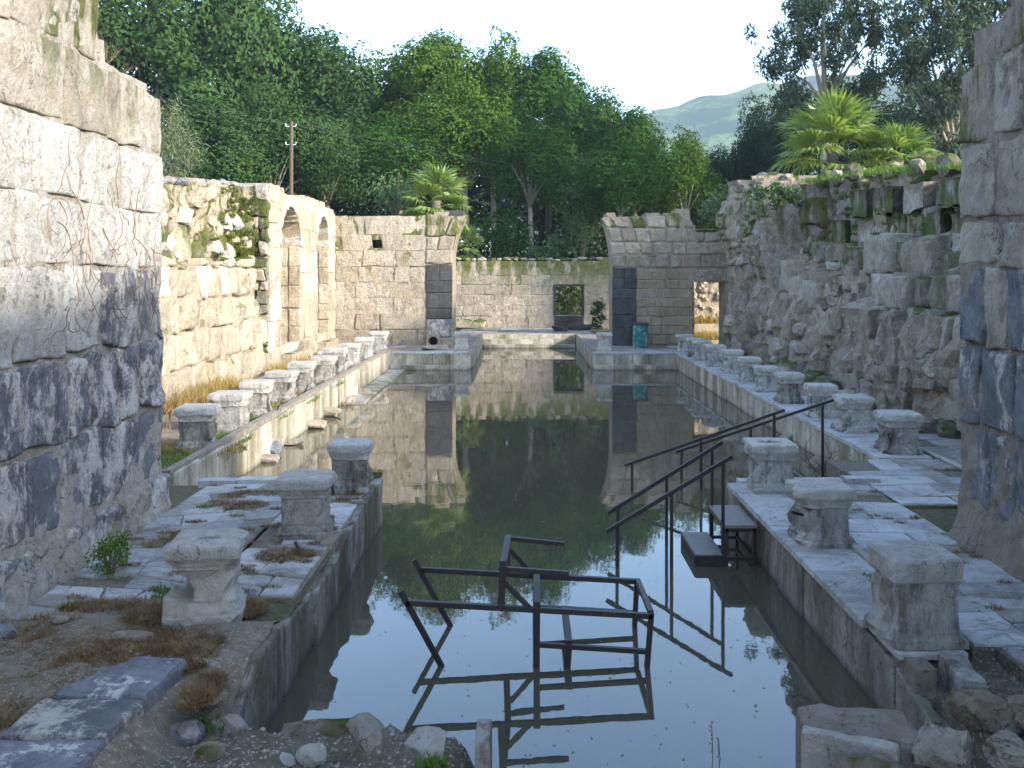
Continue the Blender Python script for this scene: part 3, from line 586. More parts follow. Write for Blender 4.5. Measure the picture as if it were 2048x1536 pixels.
lining('pool_edge', 'left side of the narrow far arm of the pool', (-1.85,33.9,0), R90, 10.4, .0, LF, (.6,1.1))
lining('pool_edge', 'right side of the narrow far arm of the pool', (2.5,44.3,0), -R90, 10.4, .0, LF, (.6,1.1))
lining('pool_edge', 'far end of the pool below the low mossy wall', (-1.85,44.3,0), 0, 4.35, .0, LF, (.6,1.2))
def stepbox(name, label, x0,x1,y0,y1,z0,z1,mat,cat='step',n=4,grp='stone steps at the pool edge'):
    e = empty(name, (x0,y0,z0)); tag(e, label, cat, grp); L = x1-x0
    for k in range(n):
        a = L*k/n+.006; b = L*(k+1)/n-.006; d = y1-y0+RNG.uniform(-.03,.03); m = MB().box(a,b,0,d,0,z1-z0+RNG.uniform(-.015,.015)); m.build('slab', mat, e)
stepbox('stone_step', 'algae-stained step in the water before the far left pier', -4.7,-1.86,33.45,33.83,-1.4,-.42,M['lining'])
stepbox('stone_step', 'algae-stained step in the water before the far right pier', 2.52,5.45,33.45,33.83,-1.4,-.42,M['lining'])
stepbox('stone_step', 'upper stone step at the far end of the pool', -1.78,2.42,43.8,44.22,-1.4,-.2,M['lining'],n=3)
stepbox('stone_step', 'lower stone step at the far end of the pool', -1.77,2.41,43.3,43.78,-1.4,-.42,M['lining'],n=3)
# near end of the platforms towards the wide pool (rows of edging stones)
for nm, lab, x0, x1, y in (('edging','row of edging stones closing the left near pavement','-4.35','-2.0',12.72),('edging','row of edging stones closing the right near pavement','2.9','4.9',12.72)):
    x0 = float(x0); x1 = float(x1); e = empty('stone_edging', (x0,y,0)); tag(e, lab, 'edging', 'edging stones of the near pavements'); x = 0
    while x < x1-x0-.2:
        w = RNG.uniform(.45,.9); w = min(w, x1-x0-x); MB().box(x+.008,x+w-.008,RNG.uniform(-.02,.01),.2,-1.3,.045+RNG.uniform(-.02,.02)).build('stone', M['flag_w'], e); x += w

# ------------------------------------------------------------------ paving
def split_rect(poly, target, rng, skew):
    out = []; st = [poly]
    while st:
        p = st.pop(); A = abs(sum(p[i][0]*p[(i+1)%len(p)][1]-p[(i+1)%len(p)][0]*p[i][1] for i in range(len(p))))/2
        if A < target*rng.uniform(.6,1.6): out.append(p); continue
        xs = [q[0] for q in p]; ys = [q[1] for q in p]; w = max(xs)-min(xs); h = max(ys)-min(ys)
        t = rng.uniform(.35,.65); n = (1,0) if w > h*rng.uniform(.8,1.25) else (0,1); a = rng.uniform(-skew,skew)
        n = (n[0]*math.cos(a)-n[1]*math.sin(a), n[0]*math.sin(a)+n[1]*math.cos(a)); c = (min(xs)+w*t, min(ys)+h*t); d = n[0]*c[0]+n[1]*c[1]
        L = []; R = []
        for i in range(len(p)):
            q, r = p[i], p[(i+1)%len(p)]; dq = n[0]*q[0]+n[1]*q[1]-d; dr = n[0]*r[0]+n[1]*r[1]-d
            (L if dq < 0 else R).append(q)
            if dq*dr < 0: s = dq/(dq-dr); x = (q[0]+(r[0]-q[0])*s, q[1]+(r[1]-q[1])*s); L.append(x); R.append(x)
        if len(L) > 2 and len(R) > 2: st += [L,R]
        else: out.append(p)
    return out
def flag_mesh(p, cx, cy, gap, th, rng, mat, rough=.012):
    q = []; n = len(p)
    for i in range(n):                                              # densify the outline so that it can be worn
        a, b = p[i], p[(i+1)%n]; L = math.dist(a,b); k = max(1,int(L/.28))
        for j in range(k): q.append((a[0]+(b[0]-a[0])*j/k, a[1]+(b[1]-a[1])*j/k))
    m = len(q); v = []
    tx, ty = rng.uniform(-.012,.012), rng.uniform(-.012,.012)
    for sc, z in ((gap,-th),(gap,-.012),(gap+.014,0)):
        for x,y in q:
            d = math.dist((x,y),(cx,cy)) or 1; k = max(.3,1-sc/d*1.2)
            w = rough*mn.noise(Vector((x*6,y*6,3)))*1.6
            xx, yy = (x-cx)*(k+w/d), (y-cy)*(k+w/d); v.append((xx, yy, z+tx*xx+ty*yy+(.004*mn.noise(Vector((x*3,y*3,0))))))
    f = [(r*m+i, r*m+(i+1)%m, (r+1)*m+(i+1)%m, (r+1)*m+i) for r in range(2) for i in range(m)] + [tuple(2*m+i for i in range(m))]
    return mesh('flagstone', v, f, mat)
def paving(name, rects, target, skew, mats, z=.0, skip=0.0, seed=1, gap=.008, dz=.008, bed=None):
    rng = random.Random(seed); root = empty(name, (0,0,0)); tag(root, kind='structure')
    for (x0,x1,y0,y1) in rects:
        if bed:
            MB().box(x0-.02,x1+.02,y0-.02,y1+.02,-.25,z-.028).build('bedding', bed, root)
        for p in split_rect([(x0,y0),(x1,y0),(x1,y1),(x0,y1)], target, rng, skew):
            if rng.random() < skip: continue
            cx = sum(q[0] for q in p)/len(p); cy = sum(q[1] for q in p)/len(p)
            link('flagstone', flag_mesh(p, cx, cy, gap, .045, rng, rng.choice(mats)), root, (cx,cy,z+rng.uniform(-dz,dz)))
    return root
FL = [M['flag'],M['flag_w'],M['flag_w']]
paving('pavement', [(-4.2,-2.85,7.7,12.68)], .24, .4, [M['flag'],M['flag_w'],M['flag'],M['flag_dirty']], skip=.10, seed=3, bed=M['earth'], gap=.012)
paving('pavement', [(-2.84,-2.0,8.3,12.68)], .2, .45, FL, skip=.3, seed=5, bed=M['earth'], gap=.012)
paving('pavement', [(3.42,4.62,7.2,12.68),(4.63,8.2,11.6,14.4)], .36, .1, [M['flag'],M['flag_w'],M['flag_w'],M['flag_dirty']], seed=7, bed=M['earth_dk'], skip=.05)
paving('pavement', [(6.25,7.6,14.45,33.9)], .7, .06, [M['flag_dirty'],M['flag'],M['flag_dirty']], seed=8, bed=M['earth_dk'], skip=.15)
paving('pavement', [(3.6,4.66,5.6,7.18)], .10, .6, [M['flag'],M['basalt_floor'],M['flag']], seed=9, bed=M['earth_dk'], skip=.25, gap=.018, z=-.005)
paving('pavement', [(-7.2,-5.75,13.2,15.2),(-7.1,-5.8,24.5,33.8)], .5, .3, FL, seed=10, bed=M['earth'], skip=.35)
paving('pavement', [(-7.3,-1.9,34.25,37.4),(2.55,7.9,34.25,37.1),(-3.1,3.3,44.75,49.5)], .8, .1, [M['flag_dirty'],M['flag']], seed=11, bed=M['earth'], skip=.2)
paving('pavement', [(-3.1,-1.88,37.45,44.7),(2.55,3.4,37.15,44.7)], .6, .1, [M['flag_dirty']], seed=13, bed=M['earth'], skip=.2)
# marble coping slabs along the right edges and the far left edge
def coping(label, x0, x1, y0, y1, z, wr, mat, along='y'):
    e = empty('coping', (x0,y0,0)); tag(e, label, 'coping', 'marble coping slabs on the pool edge'); t = 0; L = (y1-y0) if along == 'y' else (x1-x0)
    while t < L-.05:
        w = min(RNG.uniform(*wr), L-t);  w = L-t if L-t-w < .3 else w
        if along == 'y': m = MB().box(0,x1-x0,t+.004,t+w-.004,-.06,z+RNG.uniform(-.004,.004))
        else: m = MB().box(t+.004,t+w-.004,0,y1-y0,-.06,z+RNG.uniform(-.004,.004))
        s = m.build('slab', mat, e); bv = s.modifiers.new('edge','BEVEL'); bv.width = .008; bv.segments = 1; t += w
coping('broad marble coping along the near right pool edge', 2.73, 3.40, 7.65, 12.68, .015, (.9,1.7), M['flag_w'])
coping('short broken coping end next to the nearest right pedestal', 2.78, 3.30, 7.02, 7.63, -.005, (.3,.5), M['flag_w'])
coping('long marble coping under the right pedestal row', 5.42, 6.24, 14.45, 33.9, .01, (1.0,2.0), M['flag_w'])
coping('marble coping on the pool corner before the far right pier', 2.52, 5.38, 33.82, 34.2, .01, (.7,1.2), M['flag_w'], 'x')
coping('marble coping on the pool corner before the far left pier', -4.7, -1.88, 33.82, 34.2, .01, (.7,1.2), M['flag_w'], 'x')
def bead(label, pts, r=.035): tag(MB().tube([(x,y,z) for x,y,z in pts], r, 8).build('stone_bead', M['marble_w'], smooth=True), label, 'stone rail', 'half-round marble beads')
bead('half-round marble bead running between the near right pedestals', [(3.36,7.4,.03),(3.36,9,.032),(3.38,11,.03),(3.36,12.6,.03)])
bead('half-round marble bead curving past the first pedestals of the right row', [(6.28,18.5,.025),(6.3,15.5,.03),(6.3,14.2,.03),(6.25,13.0,.03)])

# ------------------------------------------------------------------ fountain pedestals
def sq_ring(hw, hd, z, k=5, r=.03):
    pts = []
    for s in range(4):
        for i in range(k):
            t = -1+2*i/k; x, y = [(t,-1),(1,t),(-t,1),(-1,-t)][s]; pts.append([x*hw, y*hd, z])
    for p in pts:                                                   # soften the corners
        if abs(abs(p[0])-hw) < 1e-6 and abs(abs(p[1])-hd) < 1e-6: p[0] -= math.copysign(r*.3,p[0]); p[1] -= math.copysign(r*.3,p[1])
    return pts
def loft(prof, seed, worn, side, wornside, closed_top=True, hole=False, k=5, fn=None, zoff=0):
    v = []; n = 4*k
    for hw, z in prof:
        for p in sq_ring(hw, hw*.97, z, k):
            x,y,zz = p; d = worn*fbm(x*6+seed*4.7, y*6+seed, zz*6, 3)
            if side and x*side > hw*.85: d += wornside*(fbm(y*9+seed, zz*8, seed*2.3, 2)-.25)
            s = 1 + d/max(hw,.05); q = [x*s, y*s, zz + worn*.5*mn.noise(Vector((x*7,y*7,seed)))]
            if fn: q = fn(q)
            v.append(tuple(q))
    f = [(r*n+i, r*n+(i+1)%n, (r+1)*n+(i+1)%n, (r+1)*n+i) for r in range(len(prof)-1) for i in range(n)]
    f.append(tuple(range(n))[::-1])
    if closed_top: f.append(tuple((len(prof)-1)*n+i for i in range(n)))
    return v, f
PED = 0
def pedestal(x, y, label, grp, h=.58, w=.6, rz=0.0, side=0, hole=False, mat='marble', kind='std', worn=.012, wornside=.06):
    global PED; PED += 1; s = PED*1.37; k = w/.6; hz = h/.58
    e = empty('fountain_pedestal', (x,y,0), rz); tag(e, label, 'pedestal', grp)
    capm = M['marble_w']
    fnA = None
    if kind == 'broken':                                            # a wedge is split off the lower left of the shaft
        def fnA(q):
            x,y,z = q
            if .10 < z < .40 and x < .06 and y < .2: m = max(0, min(1,(.36-abs(z-.20)*1.2)/.22)); x = x*(1-.62*m) ; y = y+ .05*m if y < 0 else y
            return [x,y,z]
    if kind == 'block':
        P1 = [(.285,0),(.285,.05),(.262,.075),(.250,.10)]; P2 = [(.248,.10),(.247,.2),(.247,.33),(.252,.44)]; P3 = [(.262,.44),(.272,.455),(.274,.52),(.270,.58),(.255,.605)]
    else:
        P1 = [(.285,-.03),(.285,.055),(.272,.07),(.262,.10),(.243,.125),(.236,.15)]; P2 = [(.238,.15),(.235,.22),(.234,.32),(.236,.385)]
        P3 = [(.238,.385),(.250,.395),(.250,.415),(.256,.422),(.266,.45),(.282,.475),(.288,.482),(.291,.50),(.291,.545),(.285,.565),(.270,.575)]
    tr = lambda L: [(a*k,b*hz) for a,b in L]
    for nm, L, m in (('base',P1,mat),('shaft',P2,mat)):
        v, f = loft(tr(L), s, worn, side, wornside, fn=fnA if nm == 'shaft' else None); obj(nm, v, f, M[m], e)
    v, f = loft(tr(P3), s+2, worn*1.1, side, wornside*.5, closed_top=False); n = 20; zt = tr(P3)[-1][1]; b = len(v)-n
    if hole:
        rr = .105 if hole is True else hole
        for hw, z in ((rr*1.25,zt+.004),(rr,zt-.01),(rr*.9,zt-.12)):
            for p in v[b:b+n]: a = math.atan2(p[1],p[0]); v.append((hw*k*math.cos(a)*1.15, hw*k*math.sin(a)*.85, z))
        for r in range(3): f += [(b+r*n+i, b+r*n+(i+1)%n, b+(r+1)*n+(i+1)%n, b+(r+1)*n+i) for i in range(n)]
    f.append(tuple(len(v)-n+i for i in range(n)))
    c = obj('cap', v, f, capm, e)
    if hole: MB().add([(math.cos(a*.314)*.09*k*1.1, math.sin(a*.314)*.09*k*.8, zt-.085*k) for a in range(20)], [tuple(range(20))]).build('hollow', M['hole'], c)  # near-black disc, shade of the hollow put into the colour
    if kind == 'broken':
        m = MB(); m.add([(-.31,-.27,.0),(-.02,-.285,.0),(.02,.0,.0),(-.31,.2,.0),(-.30,-.26,.235),(-.21,-.265,.22),(-.03,-.275,.07),(-.30,.16,.21),(-.1,.02,.14)],
            [(0,1,6,5,4),(1,2,8,6),(2,3,7,8),(3,0,4,7),(4,5,8,7),(5,6,8),(3,2,1,0)]); m.build('broken_wedge', M['marble_w'], e)
    return e
GP = {'L':'pedestals of the long left row','R':'pedestals of the long right row','NL':'near left pedestals','NR':'near right pedestals','F':'pedestals at the far pool corners'}
ordn = ['first','second','third','fourth','fifth','sixth','seventh','eighth','ninth','tenth','eleventh']
LY = [1900*5.22/(1045-p) for p in (395,460,517,567,607,645,674,703,727,757)]
for i,Y in enumerate(LY):
    pedestal(-5.22+RNG.uniform(-.05,.05), Y, 'marble fountain pedestal, %s of the long left row counted from the viewer' % ordn[i], GP['L'], h=.70*RNG.uniform(.95,1.04), w=.64*RNG.uniform(.93,1.06), rz=RNG.uniform(-.1,.1), side=1, mat=RNG.choice(['marble','marble_dk','marble_dk']), worn=RNG.uniform(.010,.024), wornside=RNG.uniform(.05,.12))
RY = [1900*5.85/(p-1045) for p in (1792,1703,1642,1582,1535,1495,1461,1431,1406,1391,1371)]
for i,Y in enumerate(RY):
    pedestal(5.85+RNG.uniform(-.04,.04), Y, 'marble fountain pedestal, %s of the long right row counted from the viewer' % ordn[i], GP['R'], h=.64*RNG.uniform(.94,1.05), w=.60*RNG.uniform(.95,1.06), rz=RNG.uniform(-.1,.1), side=-1, mat=RNG.choice(['marble','marble','marble_dk']), worn=RNG.uniform(.010,.024), wornside=RNG.uniform(.05,.12))
pedestal(-2.58, 7.82, 'cracked white marble pedestal with a hollow top and split-off lower corner', GP['NL'], h=.64, w=.60, rz=.12, side=1, hole=.075, mat='marble_w', kind='broken', wornside=.07)
pedestal(-2.33, 10.25, 'near left pedestal with a plain flat top behind the cracked hollow-topped one', GP['NL'], h=.64, w=.60, rz=.04, side=1, mat='marble_dk', wornside=.07)
pedestal(-2.22, 12.3, 'pedestal standing on the corner of the near left pavement with carved right side', GP['NL'], h=.64, w=.56, side=1, hole=.04, mat='marble_dk', wornside=.09)
pedestal(3.20, 12.3, 'pedestal with a wide open basin top on the near right pavement corner', GP['NR'], h=.64, w=.62, side=-1, hole=.135, mat='marble', wornside=.10)
pedestal(3.10, 9.9, 'near right pedestal with grey flat top, ragged left side and a pipe stub', GP['NR'], h=.62, w=.60, rz=.05, side=-1, mat='marble', wornside=.12)
pedestal(3.03, 7.35, 'nearest right pedestal, a blocky marble stump with a broken top', GP['NR'], h=.64, w=.60, rz=.05, side=-1, mat='marble', kind='block', worn=.016, wornside=.045)
pedestal(-2.3, 35.9, 'small pale pedestal on the far left pool corner before the pier', GP['F'], h=.62, w=.58, mat='marble_w')
pedestal(2.98, 34.7, 'small pale pedestal on the far right pool corner before the pier', GP['F'], h=.66, w=.58, mat='marble_w')

# ------------------------------------------------------------------ earth banks and foreground stones
def sheet(name, x0, x1, y0, y1, nx, ny, zf, mat, keep=None):
    v = []; f = []
    for j in range(ny+1):
        for i in range(nx+1):
            x = x0+(x1-x0)*i/nx; y = y0+(y1-y0)*j/ny; v.append((x,y,zf(x,y)))
    for j in range(ny):
        for i in range(nx):
            x = x0+(x1-x0)*(i+.5)/nx; y = y0+(y1-y0)*(j+.5)/ny
            if keep is None or keep(x,y): f.append((j*(nx+1)+i,j*(nx+1)+i+1,(j+1)*(nx+1)+i+1,(j+1)*(nx+1)+i))
    return tag(obj(name, v, f, mat, smooth=True), kind='structure')
sheet('earth', -4.4,-1.98, 4.0,8.1, 48,70, lambda x,y: .02+.05*fbm(x*1.6,y*1.6,2,4)+.02*mn.noise(Vector((x*9,y*9,1)))-.25*max(0,min(1,(x+2.45)/.3))*max(0,min(1,(6.9-y)/.5))-.1*max(0,min(1,(y-7.6)/.3)), M['earth'])
sheet('earth', -7.5,-4.85, 13.0,33.9, 40,200, lambda x,y: -.02+.045*fbm(x*1.3,y*1.3,5,4)-.02*max(0,(x+5.2)*2), M['earth'])
def bankz(x,y):
    edge = 6.55+.16*fbm(x*1.6,0,1,3); t = (edge-y)/.35
    right = (-.22+.05*mn.noise(Vector((y*3,1,0))) - x)/.25; k = max(0,min(1,min(t,right)))
    return -1.0 + (.80+.09*fbm(x*2.2,y*2.2,3,4)+.04*mn.noise(Vector((x*11,y*11,3))))*k**.5
sheet('earth_bank', -2.6,.05, 4.2,6.75, 80,80, bankz, M['earth_dk'])
def bankr(x,y): return -.13+.07*fbm(x*2,y*2,8,4)+.02*mn.noise(Vector((x*12,y*12,3)))-.9*max(0,min(1,(2.95-x)/.12))*1.0
sheet('earth_bank', 2.78,4.7, 4.0,7.25, 60,90, bankr, M['earth_dk'])
def slabthing(name, label, cat, c, z0, z1, mat, rough=.03, grp=None):
    """a free-standing rough slab from four ground corners"""
    cx = sum(p[0] for p in c)/4; cy = sum(p[1] for p in c)/4; n = 8; v = []; SEED[0] += 1; s = SEED[0]
    out = []
    for i in range(4):
        a, b = c[i], c[(i+1)%4]
        for j in range(n): out.append((a[0]+(b[0]-a[0])*j/n, a[1]+(b[1]-a[1])*j/n))
    m = len(out); prof = [(.96,z0),(1,z0+(z1-z0)*.35),(1,z1-.04),(.97,z1-.008),(.9,z1),(.6,z1+.006),(.3,z1+.006)]
    for k,z in prof:
        for x,y in out:
            d = rough*fbm(x*3.5+s,y*3.5,z*4,3); q = k*(1+d*1.2); v.append(((x-cx)*q, (y-cy)*q, z-z0+rough*.5*mn.noise(Vector((x*5,y*5,s)))))
    f = [(r*m+i, r*m+(i+1)%m, (r+1)*m+(i+1)%m, (r+1)*m+i) for r in range(len(prof)-1) for i in range(m)] + [tuple((len(prof)-1)*m+i for i in range(m)), tuple(range(m))[::-1]]
    return tag(obj(name, v, f, mat, loc=(cx,cy,z0)), label, cat, grp)
GB = 'basalt slabs in the left foreground'
slabthing('basalt_slab', 'dark basalt slab with a white lime patch, farthest of the left foreground three', 'slab', [(-3.05,6.12),(-2.42,6.10),(-2.38,6.68),(-2.75,6.72)], -.25, .10, M['basalt_floor'], .05, GB)
slabthing('basalt_slab', 'basalt slab with whitish crust, middle one of the left foreground three', 'slab', [(-3.12,5.62),(-2.46,5.6),(-2.42,6.09),(-3.08,6.11)], -.25, .08, M['basalt'], .05, GB)
slabthing('basalt_slab', 'smooth blue-grey basalt slab in the bottom left corner', 'slab', [(-3.15,4.9),(-2.5,4.9),(-2.46,5.58),(-3.1,5.6)], -.25, .07, M['basalt_floor'], .04, GB)
tag(boulder('basalt_stone', (-4.2,7.35,.03), (.32,.16,.08), M['basalt_floor'], rz=-.2), 'flat dark basalt stone half buried at the foot of the left wall', 'stone')
def st(name, label, px, py, z, r, mat, cat='stone', grp=None, boxy=.5, rough=.25, rz=None, sub=2):
    p = P(px,py,z); return tag(boulder(name, (p.x,p.y,z), r, M[mat], boxy=boxy, rough=rough, rz=rz, sub=sub), label, cat, grp)
st('stone','yellowish lichen-covered stone in the dry weeds left',122,1240,.03,(.10,.08,.05),'core_warm')
st('stone','long pale stone lying in the dry weeds before the cracked pedestal',262,1275,.02,(.21,.07,.06),'lime_grey',rz=-.1,boxy=.8,rough=.12)
st('stone','dark pointed stone at the foot of the basalt slabs by the water',368,1468,-.2,(.16,.12,.09),'basalt_b')
st('stone','ochre stone on the near bank beside the weeds',418,1508,-.2,(.12,.09,.08),'core_warm')
st('stone','pale flat stone on the near bank, centre',560,1520,-.18,(.10,.08,.04),'lime_white')
st('stone','pale angular stone on the near bank left of the upright slab',622,1512,-.17,(.11,.09,.07),'lime_white')
st('rock','pitted rock on the rim of the near bank',735,1470,-.22,(.30,.15,.12),'lime_grey',rough=.4)
st('rock','whitish broken rock on the near bank beside a small green tuft',850,1490,-.2,(.19,.15,.10),'lime_white',rough=.4)
st('stone','long crumbly rock under the rim of the near bank',640,1462,-.25,(.32,.13,.10),'brown_rock',rough=.4,rz=.15)
for i,(x,y,z,r,m_,lab) in enumerate([(-2.12,6.55,-.12,(.14,.11,.10),'lime_white','white broken stone below the left weeds, above the water'),(-2.05,6.9,-.06,(.13,.12,.08),'lime_grey','grey broken stone at the broken left pool edge'),(-2.2,6.2,-.18,(.12,.1,.09),'marble','pale stone chip between basalt slabs and water'),(-2.3,6.85,-.02,(.16,.06,.05),'marble_w','thin white slab piece at the broken left pool edge'),(-1.95,6.35,-.25,(.12,.14,.12),'lime_grey','rough stone at the corner of near bank and left pool edge')]):
    tag(boulder('stone', (x,y,z), r, M[m_], boxy=.5, rough=.3), lab, 'stone', 'broken stones of the near left pool edge')
ps = slabthing('upright_slab', 'narrow upright marble slab at the right end of the near bank', 'slab', [(-.30,5.95),(-.21,5.95),(-.20,6.28),(-.30,6.28)], -1.4, -.13, M['marble'], .03)
GR = 'stones in the right foreground'
slabthing('marble_slab', 'tilted grey marble slab at the water, right foreground', 'slab', [(1.80,6.08),(2.52,5.98),(2.58,6.42),(1.86,6.52)], -1.4, -.15, M['lime_grey'], .08, GR)
slabthing('marble_slab', 'upright white marble slab edge before the tilted grey slab', 'slab', [(1.76,6.02),(2.28,5.78),(2.33,5.86),(1.80,6.12)], -1.4, -.10, M['marble_w'], .05, GR)
for i,(x,y,z,r,lab) in enumerate([(2.12,5.72,-.26,(.30,.20,.16),'pitted grey rock at the bottom edge, right of the water'),(2.62,5.86,-.16,(.26,.18,.13),'pale crumbling rock at the bottom edge below the trench'),(1.80,5.72,-.42,(.2,.15,.14),'small wet rock at the bottom edge beside the water'),
      (2.98,5.80,-.12,(.20,.15,.12),'pale rock at the bottom edge near the right corner'),(3.05,6.22,-.05,(.22,.20,.13),'dark mossy rock in the bottom right corner beside the trench'),(3.36,6.05,-.02,(.26,.22,.16),'large dark rock at the right frame edge, bottom corner')]):
    tag(boulder('rock', (x,y,z), r, M['brown_rock'] if i in (0,4,5) else M['lime_grey'], boxy=.6, rough=.5, sub=4), lab, 'rock', GR)
slabthing('stone_fragment', 'grey slab fragment with white edge beside the trench', 'slab', [(3.02,6.55),(3.18,6.5),(3.24,6.95),(3.06,7.0)], -.2, .01, M['marble'], .05, GR)
# stones in the water, left
GW = 'stones showing above the water on the left'
W0 = WZ+.05
st('stone','pale slab stone just above the water, nearest of the left water stones',530,917,W0,(.28,.20,.10),'lime_far',grp=GW,boxy=.85,rough=.1,rz=.1)
st('stone','dark cubic basalt stone in the water on the left',548,897,W0+.06,(.20,.20,.17),'basalt_floor',grp=GW,boxy=.8,rough=.12,rz=.2)
st('stone','thin flat stone barely above the water on the left',583,884,W0,(.30,.2,.055),'lime_grey',grp=GW,boxy=.85,rough=.12,rz=0)
st('stone','rough block stone in the water, third of the left stepping row',627,850,W0+.02,(.32,.22,.12),'lime_warm',grp=GW,boxy=.85,rough=.14,rz=.05)
st('stone','rough block stone in the water, fourth of the left stepping row',657,824,W0+.04,(.34,.24,.14),'lime_warm',grp=GW,boxy=.85,rough=.14,rz=0)
st('stone','worn block stone in the water beside the white drum',690,802,W0+.04,(.30,.24,.13),'lime_warm',grp=GW,boxy=.85,rough=.14,rz=0)
st('stone','small stone in the water behind the white drum',728,784,W0+.04,(.24,.22,.15),'lime_far',grp=GW,boxy=.8,rough=.14,rz=0)
p = P(705,793,WZ)
dr = MB(); dr.tube([(0,0,-.5),(0,0,0),(0,0,.16),(0,0,.30),(0,0,.31)],[.15,.15,.148,.15,.142],20); tag(dr.build('column_drum', M['lime_white'], loc=(p.x,p.y,WZ)), 'short white column drum standing in the water at left', 'column drum')
slabthing('stone_ledge','submerged pale ledge along the left pool side near the far end','ledge',[(-4.68,24.5),(-4.1,24.5),(-4.1,33.3),(-4.68,33.3)],-1.4,-.53,M['lining'],.02)
st('stone','flat stone in the water beyond the near right basin pedestal',1580,874,W0+.02,(.30,.2,.10),'lime_far',grp='stones in the water on the right',boxy=.7,rough=.2,rz=.1)
st('stone','dark stone in the water under the dry branches',1640,925,W0,(.26,.2,.13),'brown_rock',grp='stones in the water on the right',boxy=.5,rough=.3)
slabthing('marble_slab','broken marble slab sloping into the water at the near right pavement corner','slab',[(3.3,12.95),(4.5,12.95),(4.4,13.5),(3.9,13.75)],-1.4,-.28,M['flag_w'],.03)
slabthing('marble_slab','pale slab beside the dry branches at the pavement edge','slab',[(4.55,12.95),(5.4,12.95),(5.3,13.5),(4.7,13.45)],-1.4,-.22,M['flag'],.03)
# loose fragments of the left alcove
st('stone','grey stone block in the dry grass of the left alcove',455,760,.10,(.34,.3,.16),'lime_far',boxy=.85,rough=.12,rz=.1)
st('stone','low row of pale rubble below the left rubble wall',412,768,.08,(.45,.22,.13),'lime_warm',boxy=.6,rough=.3,rz=.3)
st('stone','brown block standing at the foot of the first niche',602,700,.28,(.55,.4,.36),'lime_warm',boxy=.85,rough=.15,rz=0)
for i,(px,py) in enumerate([(655,702),(668,700),(640,706),(690,693),(650,712),(700,690)]): st('stone','small pale rubble stone below the arched niches, %s from the left' % ('second','fourth','first','fifth','third','sixth')[i],px,py,.05,(.22,.18,.1),'lime_warm',grp='rubble below the arched niches',boxy=.4,rough=.3,sub=1)
# slab leaning on the right ruin, far corner things
p = P(1713,735); v = MB().box(-.42,.42,-.05,.05,0,.92); o = v.build('marble_panel', M['flag'], loc=(p.x-.1,p.y-.25,0), rz=-.75); o.rotation_euler[0] = -.08; tag(o, 'pale marble panel leaning against the right ruin', 'panel')
st('rock','mossy block lying before the near end of the right ruin',1880,790,.1,(.7,.45,.3),'rock_moss',boxy=.7,rough=.25,rz=-.4)
for i,(px,py) in enumerate([(1690,765),(1705,758),(1720,770),(1678,757),(1735,765),(1700,775),(1745,778)]): st('stone','small grey rubble stone before the leaning marble panel, %s from the left' % ('second','fourth','fifth','first','sixth','third','seventh')[i],px,py,.05,(.2,.16,.10),'lime_grey',grp='rubble before the leaning panel',boxy=.4,rough=.3,sub=1)
p = P(1275,690); br = empty('oil_drum', (p.x,36.6,0)); tag(br, 'teal and white paint-flaked drum beside the far right pier', 'drum')
MB().tube([(0,0,0),(0,0,.02),(0,0,.28),(0,0,.30),(0,0,.32),(0,0,.58),(0,0,.60),(0,0,.62),(0,0,.84)],[.28,.29,.29,.305,.29,.29,.305,.29,.29],24).build('body', M['teal'], br)
MB().tube([(0,0,.84),(0,0,.86),(0,0,.92)],[.31,.335,.32],24).build('lid', M['dark_grey'], br)
q = Q(867,684,37.4)
pe = empty('drain_outlet', (q.x, 37.4, q.z-.2)); tag(pe, 'stone drain block with a round dark hole at the pier foot', 'drain')
v = []; n = 24
for r,yy in ((.34,0),(.34,-.22),(.19,-.22),(.17,-.05)):
    for k in range(n):
        a = 2*math.pi*k/n; rr = r
        if r > .3: m_ = max(abs(math.cos(a)),abs(math.sin(a))); rr = r/m_*.82
        v.append((rr*math.cos(a), yy, .24+rr*math.sin(a)))
f = [(r*n+k, r*n+(k+1)%n, (r+1)*n+(k+1)%n, (r+1)*n+k) for r in range(3) for k in range(n)]
obj('block', v, f, M['lime_far'], pe); obj('hole', [(.17*math.cos(2*math.pi*k/n),-.05,.24+.17*math.sin(2*math.pi*k/n)) for k in range(n)], [tuple(range(n))], M['hole'], pe)  # second mesh is a near-black disc painting the shade inside the outlet
for i,(px,py,r,lab) in enumerate([(870,700,(.55,.22,.14),'flat block on the ground under the drain outlet'),(955,652,(.5,.35,.3),'mossy block by the left end of the low back wall'),(925,653,(.6,.35,.3),'second mossy block beside the left pier at the back wall'),(1155,660,(.8,.3,.22),'dark fallen beam stone below the back window'),(1120,662,(.5,.3,.18),'dark flat stone left below the back window')]):
    p = P(px,py); Y = p.y if i == 0 else min(p.y, 48.8); tag(boulder('stone_block', ((px-CX)/F*Y,Y,r[2]*.7), r, M['lime_moss'] if i in (1,2) else (M['dark_grey'] if i > 2 else M['lime_far']), boxy=.8, rough=.12, rz=0), lab, 'stone')
o = MB().box(-.38,.38,-.3,.3,0,.32).build('basalt_block', M['basalt_far'], loc=(-2.75,38.2,5.02)); tag(o, 'dark basalt block lying on top of the far left pier', 'stone')

